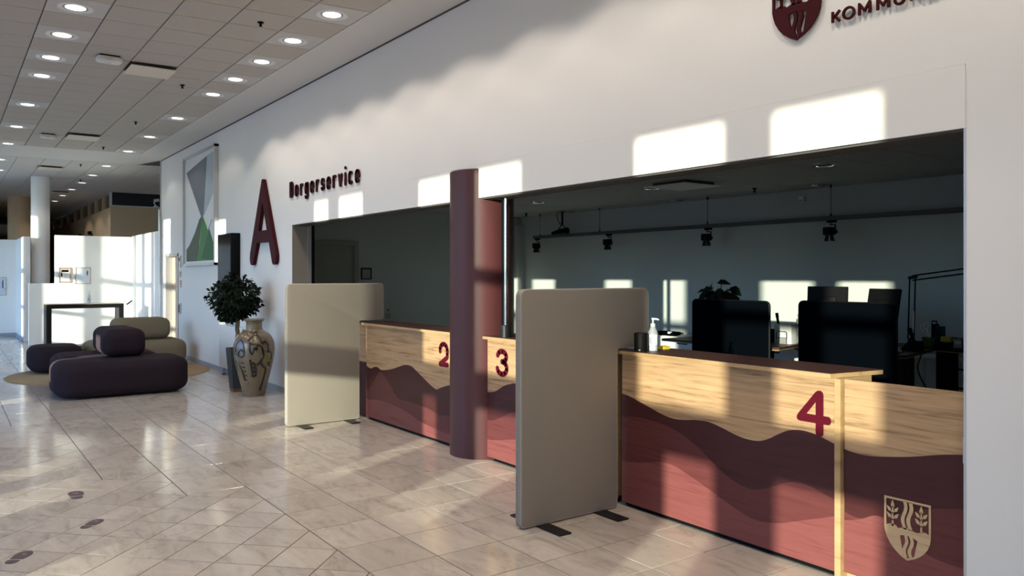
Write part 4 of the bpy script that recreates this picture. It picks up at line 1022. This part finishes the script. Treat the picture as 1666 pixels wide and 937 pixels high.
vent('plate vent beside the white column on the far ceiling', -20.45, -1.80, CZ, 0.245, 'ventplate')
vent('plate vent over the dim far end of the hall', -26.3, -1.0, CZ, 0.245, 'ventplate')
for x, y, lb in ((-9.72, -2.27, 'oval white detector on hall ceiling, nearer of the two'), (-15.69, -2.30, 'oval white detector on hall ceiling near the white band')):
    t = thing('ceiling_detector', lb, 'detector', (x, y, CZ), 'ceiling detectors')
    obj('mount_plate', MB().rbox(x - 0.075, x + 0.075, y - 0.10, y + 0.10, CZ - 0.018, CZ, 0.004, 1), M['black'], t, False)
    obj('housing', MB().pillow(rrect(x - 0.095, x + 0.095, y - 0.13, y + 0.13, 0.06, 6), CZ - 0.07, CZ - 0.015, 0.02, 4), M['white'], t)
    obj('lens', MB().lathe(x + 0.02, y, [(0.022, CZ - 0.068), (0.018, CZ - 0.082), (0.008, CZ - 0.088)], 14), M['trim'], t)
    obj('sensor_lug', MB().rbox(x + 0.085, x + 0.11, y - 0.05, y + 0.02, CZ - 0.075, CZ - 0.055, 0.004, 1), M['white'], t)

# ================================================================ FAR END FURNITURE
tb = thing('frame_table', 'tall black framed open table before the sunlit white wall', 'table', (-19.2, -1.3, 0))
obj('table_top', MB().rbox(-19.42, -18.92, -2.03, -0.56, 0.90, 0.985, 0.004, 1), M['blackmetal'], tb, False)
obj('leg', MB().rbox(-19.42, -18.92, -2.03, -1.93, 0.0, 0.90, 0.004, 1), M['blackmetal'], tb, False)
obj('leg', MB().rbox(-19.42, -18.92, -0.66, -0.56, 0.0, 0.90, 0.004, 1), M['blackmetal'], tb, False)
obj('foot_bar', MB().rbox(-19.42, -18.92, -1.93, -0.66, 0.06, 0.10, 0.004, 1), M['blackmetal'], tb, False)
obj('top_board', MB().box(-19.42, -18.92, -2.03, -0.56, 0.985, 0.995), M['framewood'], tb, False)
pump_bottle('sanitizer_bottle', 'white gel bottle standing on the black framed table', -19.15, -1.20, 0.995, 1.1, 'white')
hr = thing('handrail', 'short black sloping handrail on the far white wall', 'handrail', (-21.05, -0.06, 0.9))
obj('rail', MB().tube([(-21.05, -0.14, 0.89), (-21.05, -0.01, 0.985)], 0.016, 8), M['black'], hr)
obj('bracket', MB().tube([(-21.05, -0.08, 0.93), (-21.1, -0.08, 0.91)], 0.008, 6), M['black'], hr)
def notice(label, x, y0, y1, z0, z1, dress):
    t = thing('framed_notice', label, 'notice', (x, (y0 + y1) / 2, z0))
    obj('frame', MB().box(x, x + 0.02, y0, y0 + 0.015, z0, z1).box(x, x + 0.02, y1 - 0.015, y1, z0, z1).box(x, x + 0.02, y0, y1, z0, z0 + 0.015).box(x, x + 0.02, y0, y1, z1 - 0.015, z1), M['framewood'], t, False)
    obj('backing', MB().box(x, x + 0.012, y0 + 0.015, y1 - 0.015, z0 + 0.015, z1 - 0.015), M[dress[0]], t, False)
    for nm, m, a, b, c_, d in dress[1]:
        w, h_ = y1 - y0, z1 - z0
        obj(nm, MB().box(x + 0.012, x + 0.0145, y0 + a * w, y0 + b * w, z0 + c_ * h_, z0 + d * h_), M[m], t, False)
notice('framed white notice with red heading on the sunlit far wall', -21.1, -1.57, -1.32, 1.43, 1.785, ('framewood', [('sheet', 'paper', .12, .88, .08, .86), ('red_heading', 'red', .18, .80, .70, .84), ('red_mark', 'red', .16, .28, .38, .66), ('printed_lines', 'greytext', .36, .8, .56, .58), ('printed_lines', 'greytext', .36, .8, .46, .48), ('printed_lines', 'greytext', .36, .75, .36, .38)]))
notice('framed pale blue print on the sunlit far wall', -21.1, -1.235, -0.91, 1.40, 1.785, ('paper', [('print', 'paper2', .1, .9, .08, .92), ('print_mark', 'greytext', .74, .82, .55, .8)]))
notice('framed pale blue print on shaded partition at the far left edge', -24.5, -2.98, -2.42, 1.08, 1.55, ('paper', [('print', 'paper2', .06, .94, .08, .92), ('print_mark', 'greytext', .84, .88, .4, .85)]))
gl = thing('gallery_lamp', 'small white desk lamp standing behind dark gallery glass edge', 'lamp', (-25.4, 1.42, 3.66))
obj('lamp_base', MB().cyl(-25.42, 1.42, 3.66, 3.68, 0.07, n=16), M['white'], gl)
obj('lamp_arm', MB().tube([(-25.42, 1.42, 3.68), (-25.42, 1.36, 3.78), (-25.42, 1.46, 3.86)], 0.022, 8), M['white'], gl)
obj('lamp_head', MB().tube([(-25.42, 1.50, 3.87), (-25.42, 1.36, 3.85)], [0.05, 0.035], 10), M['white'], gl)

# ================================================================ OFFICE FURNITURE
for i, (x, y) in enumerate(((-8.92, 3.15), (-6.68, 3.14), (-4.31, 3.01), (-9.83, 4.55), (-7.53, 4.58), (-5.28, 4.52))):
    downlight(['unlit chrome downlight over the office, front row beside the column', 'unlit chrome downlight over the office, middle of front row', 'unlit chrome downlight over the office, front row above monitors',
               'unlit chrome downlight over office beside the camera bracket', 'unlit chrome downlight near office back wall beside the plate vent', 'unlit chrome downlight near office back wall above right spotlight'][i], x, y, OZ, False, 'office downlights', 0.085)
for i, (x, y) in enumerate(((-6.33, 2.17), (-10.6, 4.2), (-5.95, 4.14))):
    t = thing('sprinkler_head', ['black sprinkler head on office ceiling close to the opening edge', 'black sprinkler head on office ceiling beside the column', 'black sprinkler head on office ceiling above the back rail'][i], 'sprinkler', (x, y, OZ), 'office sprinkler heads')
    obj('body', MB().lathe(x, y, [(0.028, OZ), (0.028, OZ - 0.01), (0.012, OZ - 0.014), (0.012, OZ - 0.045)], 12), M['black'], t)
    obj('deflector', MB().cyl(x, y, OZ - 0.052, OZ - 0.047, 0.024, n=12), M['black'], t)
vent('square plate vent hanging below the office ceiling', -6.10, 3.05, OZ, 0.30, 'ceil')
t = thing('wall_sensor', 'small white sensor box high on the office back wall', 'sensor', (-5.72, OB, 2.52))
obj('sensor_case', MB().rbox(-5.77, -5.70, OB - 0.05, OB, 2.50, 2.57, 0.006, 2), M['white'], t)
obj('sensor_eye', MB().rbox(-5.755, -5.715, OB - 0.056, OB - 0.049, 2.505, 2.53, 0.003, 1), M['greytext'], t)

rl = thing('lighting_track', 'long grey lighting track hung from the office ceiling on wires', 'track', (-6.5, 4.5, 2.24))
obj('track_bar', MB().rbox(-10.79, -1.5, 4.48, 4.52, 2.236, 2.282, 0.004, 1), M['track'], rl, False)
obj('track_slot', MB().box(-10.77, -1.52, 4.492, 4.508, 2.232, 2.2365), M['black'], rl, False)
for x in (-10.60, -9.10, -6.97, -5.17, -3.2):
    obj('hanging_wire', MB().tube([(x, 4.5, 2.28), (x, 4.5, OZ)], 0.003, 5), M['black'], rl)
    obj('wire_grip', MB().cyl(x, 4.5, OZ - 0.04, OZ, 0.010, n=8), M['black'], rl)
    obj('wire_grip', MB().cyl(x, 4.5, 2.28, 2.31, 0.010, n=8), M['black'], rl)
sp0 = None
for i, x in enumerate((-10.69, -8.90, -6.97, -5.17)):
    lb = ['black track spotlight at the far left end of the office track', 'second black track spotlight, above the cream screen', 'third black track spotlight, above the office plant', 'black track spotlight farthest right, above the monitors'][i]
    if sp0 is None:
        t = sp0 = thing('track_spotlight', lb, 'spotlight', (x, 4.5, 2.232), 'spotlights on the office track')
        obj('adapter', MB().rbox(x - 0.05, x + 0.07, 4.488, 4.512, 2.205, 2.232, 0.003, 1), M['black'], t, False)
        obj('arm', MB().tube([(x - 0.01, 4.5, 2.205), (x - 0.01, 4.5, 2.185), (x + 0.055, 4.5, 2.18), (x + 0.055, 4.5, 2.09)], 0.009, 8), M['blackmetal'], t)
        obj('lamp_body', MB().rbox(x - 0.075, x + 0.03, 4.45, 4.55, 2.065, 2.155, 0.006, 2), M['black'], t)
        obj('tilt_knob', MB().tube([(x + 0.03, 4.5, 2.10), (x + 0.07, 4.5, 2.10)], 0.022, 10), M['black'], t)
        b1 = obj('barn_door', MB().rings([[(x - 0.05, 4.47, 2.065), (x - 0.05, 4.53, 2.065), (x - 0.046, 4.53, 2.065), (x - 0.046, 4.47, 2.065)], [(x - 0.062, 4.46, 1.995), (x - 0.062, 4.54, 1.995), (x - 0.058, 4.54, 1.995), (x - 0.058, 4.46, 1.995)]]), M['blackmetal'], t, False)
        obj('barn_door', MB().rings([[(x + 0.004, 4.47, 2.065), (x + 0.004, 4.53, 2.065), (x + 0.008, 4.53, 2.065), (x + 0.008, 4.47, 2.065)], [(x + 0.020, 4.46, 1.995), (x + 0.020, 4.54, 1.995), (x + 0.024, 4.54, 1.995), (x + 0.024, 4.46, 1.995)]]), M['blackmetal'], t, False)
    else: dup(sp0, (x, 4.5, 2.232), lb)
cx, cy = -9.95, 4.45
pj = thing('ceiling_camera', 'black camera on ceiling bracket with looping cable', 'camera', (cx, cy, OZ))
obj('bracket', MB().rbox(cx - 0.05, cx + 0.05, cy - 0.04, cy + 0.04, OZ - 0.012, OZ, 0.002, 1).tube([(cx, cy, OZ - 0.01), (cx, cy, OZ - 0.22)], 0.018, 8), M['blackmetal'], pj)
obj('yoke', MB().tube([(cx - 0.10, cy, OZ - 0.30), (cx, cy, OZ - 0.215), (cx + 0.09, cy, OZ - 0.30)], 0.010, 6), M['blackmetal'], pj)
obj('camera_body', MB().tube([(cx - 0.20, cy - 0.05, OZ - 0.36), (cx - 0.05, cy, OZ - 0.335), (cx + 0.10, cy + 0.03, OZ - 0.32)], [0.028, 0.05, 0.052], 12), M['black'], pj)
obj('cable', MB().tube(smooth_line([(cx - 0.13, cy, OZ - 0.005), (cx - 0.13, cy, OZ - 0.10), (cx - 0.08, cy, OZ - 0.18), (cx - 0.01, cy, OZ - 0.23)], 5), 0.006, 6), M['black'], pj)

# row of white drawer cabinets along the back wall
cab0 = None
for i in range(8):
    x = -8.35 + 0.72 * i
    lb = 'white drawer cabinet against the office back wall, %s from the left' % ords[i]
    if cab0 is None:
        t = cab0 = thing('drawer_cabinet', lb, 'cabinet', (x + 0.36, 4.57, 0), 'drawer cabinets along the office wall')
        obj('body', MB().rbox(x + 0.004, x + 0.716, 4.36, 4.795, 0.0, 0.76, 0.004, 1), M['whitemetal'], t, False)
        for k in range(4):
            d = obj('drawer', MB().rbox(x + 0.012, x + 0.708, 4.342, 4.362, 0.02 + 0.185 * k, 0.195 + 0.185 * k, 0.003, 1), M['whitemetal'], t, False)
            hb = MB().tube([(x + 0.28, 4.342, 0.12 + 0.185 * k), (x + 0.28, 4.32, 0.12 + 0.185 * k), (x + 0.44, 4.32, 0.12 + 0.185 * k), (x + 0.44, 4.342, 0.12 + 0.185 * k)], 0.008, 6)
            me = hb.mesh('handle', M['black'], t.location); h_ = bpy.data.objects.new('handle', me); h_.parent = d; COL.objects.link(h_)
    else: dup(cab0, (x + 0.36, 4.57, 0), lb)
fo = obj('document_folder', MB().prism([(-7.95, 4.40), (-7.48, 4.42), (-7.52, 4.55), (-7.62, 4.70), (-7.95, 4.72)], 0.762, 0.80), M['dark_felt'], smooth=False, loc=(-7.7, 4.55, 0.762)); tag(fo, 'dark folder lying on the left white drawer cabinet', 'folder')
obj('paper_tab', MB().prism([(-7.6, 4.41), (-7.56, 4.41), (-7.56, 4.45), (-7.6, 4.45)], 0.79, 0.815), M['paper'], fo, False)

DZ = 0.90
def desk(label, poly, legs, m='black'):
    t = thing('desk', label, 'desk', (sum(p[0] for p in poly) / len(poly), sum(p[1] for p in poly) / len(poly), 0))
    obj('desk_top', MB().prism(ccw(poly), DZ - 0.02, DZ), M['top'] if m == 'wood' else M[m], t, False)
    obj('desk_edge', MB().prism(ccw(poly), DZ - 0.028, DZ - 0.0205), M['woodedge'], t, False)
    for x, y in legs:
        lg = obj('leg', MB().rbox(x - 0.05, x + 0.05, y - 0.035, y + 0.035, 0.03, DZ - 0.028, 0.004, 1), M['blackmetal'], t, False)
        obj('foot', MB().rbox(x - 0.04, x + 0.04, max(y - 0.33, 2.6), min(y + 0.33, 4.28), 0.0, 0.03, 0.006, 1), M['blackmetal'], t, False)
    return t
desk('sit stand desk behind the left dark divider', [(-6.1, 2.70), (-4.74, 2.66), (-4.64, 2.78), (-4.82, 3.55), (-6.1, 3.6)], ((-5.8, 3.15), (-5.0, 3.1)), 'wood')
desk('sit stand desk behind the right dark divider', [(-4.56, 2.90), (-3.61, 2.97), (-3.545, 3.06), (-3.70, 3.85), (-4.56, 3.88)], ((-4.4, 3.4), (-3.80, 3.35)), 'wood')
rd2 = desk('black desk along the white cabinets at right', [(-4.25, 3.93), (-2.2, 3.90), (-2.2, 4.29), (-4.25, 4.29)], ((-4.1, 4.15), (-2.4, 4.1)))
obj('leg_panel', MB().rbox(-3.775, -3.595, 4.05, 4.12, 0.0, DZ - 0.03, 0.004, 1), M['black'], rd2, False)
def divider(label, x0, x1, y, z0, z1):
    t = thing('desk_divider', label, 'divider', ((x0 + x1) / 2, y, z0))
    P = round_poly([(x0, z0), (x1, z0), (x1, z1), (x0, z1)], [0.01, 0.01, 0.05, 0.05])
    obj('felt_panel', MB().pillow(P[::1], y, y + 0.035, 0.010, 3, lambda p, h_: (p[0], h_, p[1])), M['dark_felt'], t, ang=50)
    obj('frame_edge', MB().tube([(p[0], y + 0.0175, p[1]) for p in P] + [(P[0][0], y + 0.0175, P[0][1])], 0.012, 6, False), M['black'], t)
    for x in (x0 + 0.15, x1 - 0.15): obj('support_foot', MB().rbox(x - 0.03, x + 0.03, y - 0.0, y + 0.03, 0.0, z0 + 0.02, 0.003, 1), M['blackmetal'], t, False)
divider('left dark blue felt desk divider below the leafy plant', -5.593, -4.649, 2.62, 0.50, 1.345)
divider('right dark blue felt desk divider in front of two monitors', -4.478, -3.535, 2.85, 0.40, 1.352)

def monitor(label, x, y, z, w, h_, yaw, tilt):
    t = thing('computer_monitor', label, 'monitor', (x, y, DZ)); R = Matrix.Rotation(yaw, 3, 'Z') @ Matrix.Rotation(tilt, 3, 'X')
    def tr_(mb_): mb_.v = [tuple(R @ Vector(v) + Vector((x, y, z))) for v in mb_.v]; return mb_
    obj('casing', tr_(MB().rbox(-w / 2, w / 2, -0.02, 0.012, -h_ / 2, h_ / 2, 0.005, 1)), M['black'], t, False)
    obj('back_bulge', tr_(MB().rbox(-w / 4, w / 4, -0.045, -0.019, -h_ / 4, h_ / 5, 0.01, 2)), M['black'], t)
    obj('display_glass', tr_(MB().box(-w / 2 + 0.008, w / 2 - 0.008, 0.012, 0.0135, -h_ / 2 + 0.008, h_ / 2 - 0.008)), M['screen'], t, False)
    obj('stand', MB().tube([(x, y - 0.05, z - 0.05), (x, y - 0.06, DZ + 0.01)], 0.02, 8).rbox(x - 0.11, x + 0.11, y - 0.15, y + 0.05, DZ, DZ + 0.012, 0.004, 1), M['blackmetal'], t)
monitor('left black monitor seen from behind above right divider', -4.47, 3.32, 1.325, 0.40, 0.33, 0.15, -0.06)
monitor('right tilted black monitor seen from behind above right divider', -3.93, 3.37, 1.295, 0.36, 0.36, -0.25, -0.18)

# desk lamp
LX, LY = -3.866, 3.74
lp = thing('desk_lamp', 'black double arm desk lamp reaching right above the desks', 'lamp', (LX, LY, DZ))
obj('lamp_base', MB().lathe(LX, LY, [(0.07, DZ), (0.07, DZ + 0.02), (0.02, DZ + 0.03), (0.018, DZ + 0.10)], 20), M['black'], lp)
top = (-3.85, 3.74, 1.58)
for dx in (-0.02, 0.035): obj('lower_arm', MB().tube([(LX + dx, LY, DZ + 0.09), (top[0] + dx, top[1], top[2])], 0.007, 8), M['black'], lp)
obj('arm_joint', MB().tube([(top[0] - 0.03, top[1], top[2] - 0.005), (top[0] + 0.05, top[1], top[2] + 0.012)], 0.016, 8), M['blackmetal'], lp)
for dz in (0.0, -0.045): obj('upper_arm', MB().tube([(top[0] + 0.01, top[1], top[2] + 0.018 + dz), (-2.97, 3.67, 1.71 + dz)], 0.007, 8), M['black'], lp)
obj('spring', MB().tube([(LX + 0.03, LY, DZ + 0.15), (LX + 0.035, LY, DZ + 0.36)], 0.011, 8), M['steel'], lp)
obj('lamp_head', MB().lathe(-2.93, 3.67, [(0.03, 1.72), (0.05, 1.69), (0.09, 1.60)], 18, True, False), M['black'], lp)

# things on the left desk
hx, hy = -4.91, 3.22
ho = thing('letter_holder', 'white metal letter holder box with wire loop on the left desk', 'holder', (hx, hy, DZ))
rk = lambda d, z: [(hx - 0.10 + d, hy + d, z), (hx + 0.10 - d, hy + d, z), (hx + 0.10 - d, hy + 0.09 - d, z), (hx - 0.10 + d, hy + 0.09 - d, z)]
obj('box', MB().rings([rk(0, DZ), rk(0, DZ + 0.20), rk(0.004, DZ + 0.20), rk(0.004, DZ + 0.006)]), M['whitemetal'], ho, False)
obj('wire_loop', MB().tube([(hx - 0.06, hy - 0.025, DZ + 0.005), (hx - 0.055, hy - 0.025, DZ + 0.115), (hx - 0.045, hy - 0.025, DZ + 0.125), (hx + 0.05, hy - 0.025, DZ + 0.125), (hx + 0.06, hy - 0.025, DZ + 0.115), (hx + 0.06, hy - 0.025, DZ + 0.005)], 0.004, 6), M['black'], ho)
obj('wire_loop', MB().tube([(hx - 0.058, hy - 0.025, DZ + 0.06), (hx + 0.06, hy - 0.025, DZ + 0.06)], 0.004, 6), M['black'], ho)
obj('tray', MB().box(hx - 0.06, hx + 0.06, hy - 0.028, hy - 0.001, DZ, DZ + 0.05), M['alu'], ho, False)
pe = obj('marker_pen', MB().tube([(hx - 0.060, hy + 0.045, DZ + 0.03), (hx - 0.100, hy + 0.04, DZ + 0.30)], [0.012, 0.014], 8), M['black'], loc=(hx - 0.06, hy + 0.045, DZ + 0.03)); tag(pe, 'black marker pen leaning out of the white metal holder', 'pen')
obj('pen_cap', MB().tube([(hx - 0.094, hy + 0.041, DZ + 0.26), (hx - 0.102, hy + 0.04, DZ + 0.31)], 0.016, 8), M['black'], pe)
pump_bottle('sanitizer_bottle', 'clear pump bottle behind the white metal letter holder', hx + 0.075, hy + 0.155, DZ, 1.24, 'gel', False)
bx_ = thing('desk_caddy', 'black caddy beside the white metal letter holder on left desk', 'caddy', (-5.10, 3.30, DZ))
obj('caddy_body', MB().rbox(-5.16, -5.04, 3.26, 3.36, DZ, DZ + 0.135, 0.01, 2), M['black'], bx_)
obj('caddy_rim', MB().rbox(-5.17, -5.03, 3.25, 3.37, DZ + 0.13, DZ + 0.145, 0.005, 1), M['blackmetal'], bx_)

# leafy plant on the cabinet behind the left divider
qx, qy = -5.92, 3.36
op = thing('office_plant', 'leafy round leaved houseplant on the desk behind left divider', 'plant', (qx, qy, DZ))
obj('plant_pot', MB().lathe(qx + 0.06, qy, [(0.07, DZ), (0.095, DZ + 0.20), (0.085, DZ + 0.20), (0.08, DZ + 0.17)], 24), M['pot'], op)
for i in range(34):
    a = 2 * PI * i / 17 + random.uniform(-.2, .2); r = random.uniform(0.06, 0.21); zt = DZ + 0.28 + random.uniform(0.12, 0.26)
    if i == 0: r, zt, a = 0.04, DZ + 0.62, 0.6
    if i == 5: r, zt, a = 0.24, DZ + 0.59, 2.6
    tip = Vector((qx + 0.06 + r * math.cos(a), qy + r * math.sin(a), zt)); b0 = Vector((qx + 0.06, qy, DZ + 0.17))
    stx = obj('stem', MB().tube([b0, b0 * 0.4 + tip * 0.6 + Vector((0, 0, 0.03)), tip], 0.004, 5), M['leaf2'], op)
    mb = MB(); dv = Vector((math.cos(a), math.sin(a), -0.45 if i % 3 else 0.2)); n = Vector((-0.2, -0.8, 0.75)).normalized()
    leafmesh(mb, tip - dv.normalized() * 0.05, dv, n, 0.15, 0.06, 0.35)
    obj('leaf', mb, M['leaf2'], op, fix=False)

# things on the right desks
ry = 4.12
t = thing('bowl', 'green bowl on black desk holding white handled scissors', 'bowl', (-3.87, ry - 0.02, DZ))
obj('bowl_body', MB().lathe(-3.87, ry - 0.02, [(0.03, DZ), (0.055, DZ + 0.03), (0.062, DZ + 0.09), (0.057, DZ + 0.09), (0.05, DZ + 0.04)], 24), M['green'], t, ang=50)
obj('bowl_foot', MB().cyl(-3.87, ry - 0.02, DZ, DZ + 0.008, 0.036, n=20), M['green'], t)
t = thing('scissors', 'white handled scissors standing in the green bowl', 'scissors', (-3.88, ry - 0.02, DZ + 0.05))
for dx in (-0.035, 0.0):
    obj('handle', MB().tube([(-3.89 + dx + 0.02 * math.cos(k / 12 * 2 * PI) * 0.9, ry - 0.02, DZ + 0.205 + 0.035 * math.sin(k / 12 * 2 * PI) + dx * 0.6) for k in range(13)], 0.005, 6, False), M['white'], t)
    obj('blade', MB().tube([(-3.885 + dx, ry - 0.02, DZ + 0.175), (-3.855 - dx * .4, ry - 0.02, DZ + 0.05)], [0.006, 0.003], 6), M['steel'], t)
t = thing('tape_dispenser', 'dark blue upright file block beside green bowl', 'file block', (-3.77, ry + 0.08, DZ))
obj('block_body', MB().rbox(-3.83, -3.77, ry + 0.03, ry + 0.12, DZ, DZ + 0.20, 0.006, 1), M['blue'], t, False)
obj('block_back', MB().rbox(-3.87, -3.83, ry + 0.03, ry + 0.12, DZ, DZ + 0.22, 0.006, 1), M['black'], t, False)
t = thing('note_tray', 'black tray holding yellow notes on the black desk', 'tray', (-3.70, ry, DZ))
obj('tray_body', MB().rbox(-3.755, -3.645, ry - 0.05, ry + 0.05, DZ, DZ + 0.055, 0.005, 1), M['black'], t, False)
obj('yellow_note', MB().rbox(-3.75, -3.66, ry - 0.03, ry + 0.03, DZ + 0.055, DZ + 0.105, 0.003, 1), M['yellow'], t, False)
t = thing('card_holder', 'wire card holder with white cards beside yellow notes', 'holder', (-3.59, ry, DZ))
obj('card_stack', MB().rbox(-3.635, -3.55, ry - 0.02, ry + 0.03, DZ + 0.005, DZ + 0.085, 0.003, 1), M['greytext'], t, False)
obj('card_face', MB().box(-3.62, -3.565, ry - 0.023, ry - 0.02, DZ + 0.04, DZ + 0.075), M['paper'], t, False)
for x in (-3.64, -3.545): obj('wire_side', MB().tube([(x, ry - 0.03, DZ + 0.003), (x, ry - 0.03, DZ + 0.10), (x, ry + 0.04, DZ + 0.10), (x, ry + 0.04, DZ + 0.003)], 0.004, 6), M['black'], t)
obj('wire_front', MB().tube([(-3.64, ry - 0.03, DZ + 0.10), (-3.545, ry - 0.03, DZ + 0.10)], 0.004, 6), M['black'], t)
t = thing('desk_organizer', 'black two tier organizer at right end of black desk', 'organizer', (-3.42, ry, DZ))
for z in (0.0, 0.08): obj('shelf', MB().rbox(-3.50, -3.30, ry - 0.06, ry + 0.06, DZ + z, DZ + z + 0.012, 0.003, 1), M['black'], t, False)
for x in (-3.50, -3.312): obj('side', MB().rbox(x, x + 0.012, ry - 0.06, ry + 0.06, DZ, DZ + 0.13, 0.003, 1), M['black'], t, False)
obj('top_box', MB().rbox(-3.45, -3.34, ry - 0.04, ry + 0.04, DZ + 0.092, DZ + 0.20, 0.006, 1), M['black'], t, False)
t = thing('wall_sticker', 'small blue square sticker on the office back wall', 'sticker', (-4.14, OB, 1.10))
obj('sticker_sheet', MB().box(-4.18, -4.12, OB - 0.003, OB, 1.055, 1.12), M['blue'], t, False)
obj('sticker_mark', MB().box(-4.165, -4.135, OB - 0.0045, OB - 0.003, 1.075, 1.10), M['paper2'], t, False)
t = thing('desk_phone', 'dark desk phone with raised handset beside the lamp base', 'phone', (-3.76, 3.50, DZ))
obj('phone_base', MB().rings([[(-3.81, 3.44, DZ), (-3.66, 3.44, DZ), (-3.66, 3.60, DZ), (-3.81, 3.60, DZ)], [(-3.80, 3.45, DZ + 0.02), (-3.67, 3.45, DZ + 0.02), (-3.67, 3.59, DZ + 0.09), (-3.80, 3.59, DZ + 0.09)]]), M['black'], t, False)
obj('handset', MB().tube([(-3.78, 3.56, DZ + 0.20), (-3.745, 3.54, DZ + 0.13), (-3.715, 3.52, DZ + 0.07)], [0.022, 0.015, 0.022], 8), M['black'], t)
t = thing('computer_mouse', 'pale mouse lying on the corner of the right desk', 'mouse', (-3.76, 3.26, DZ))
obj('mouse_body', MB().pillow(rrect(-3.81, -3.70, 3.22, 3.30, 0.03, 6), DZ, DZ + 0.03, 0.012, 4), M['white'], t)
obj('mouse_wheel', MB().box(-3.76, -3.745, 3.255, 3.263, DZ + 0.029, DZ + 0.033), M['black'], t, False)
def cable(label, pts, m='black'):
    o_ = obj('cable', MB().tube(smooth_line(pts, 6), 0.006, 6), M[m], loc=pts[0]); return tag(o_, label, 'cable')
cable('black cable looping down below the right desk top', [(-3.86, 3.55, DZ - 0.03), (-3.84, 3.58, 0.72), (-3.78, 3.62, 0.5), (-3.72, 3.66, 0.28), (-3.72, 3.68, 0.008)])
cable('black cable hanging beside desk leg at right', [(-3.74, 3.72, DZ - 0.03), (-3.78, 3.72, 0.70), (-3.68, 3.75, 0.45), (-3.64, 3.76, 0.2), (-3.64, 3.78, 0.008)])
cable('black cable running over the white cabinets beside left divider', [(-6.98, 4.45, 0.766), (-6.90, 4.33, 0.82), (-6.72, 4.3, 0.90), (-6.6, 4.36, 0.92), (-6.5, 4.45, 0.766)])
t = thing('framed_notice', 'small black framed notice on the left office wall beside the door', 'notice', (OX, 1.7, 1.54))
obj('frame', MB().box(OX, OX + 0.02, 1.62, 1.80, 1.535, 1.55).box(OX, OX + 0.02, 1.62, 1.80, 1.70, 1.72).box(OX, OX + 0.02, 1.62, 1.635, 1.55, 1.70).box(OX, OX + 0.02, 1.785, 1.80, 1.55, 1.70), M['black'], t, False)
obj('sheet', MB().box(OX, OX + 0.008, 1.635, 1.785, 1.55, 1.70), M['greydoor'], t, False)
t = thing('light_switch', 'light switch with red lamp on the left office wall', 'switch', (OX, 2.1, 0.98))
obj('switch_plate', MB().rbox(OX, OX + 0.012, 2.06, 2.14, 0.90, 0.99, 0.003, 1), M['greydoor'], t, False)
obj('red_lamp', MB().box(OX, OX + 0.016, 2.085, 2.115, 1.02, 1.05), M['red'], t, False)
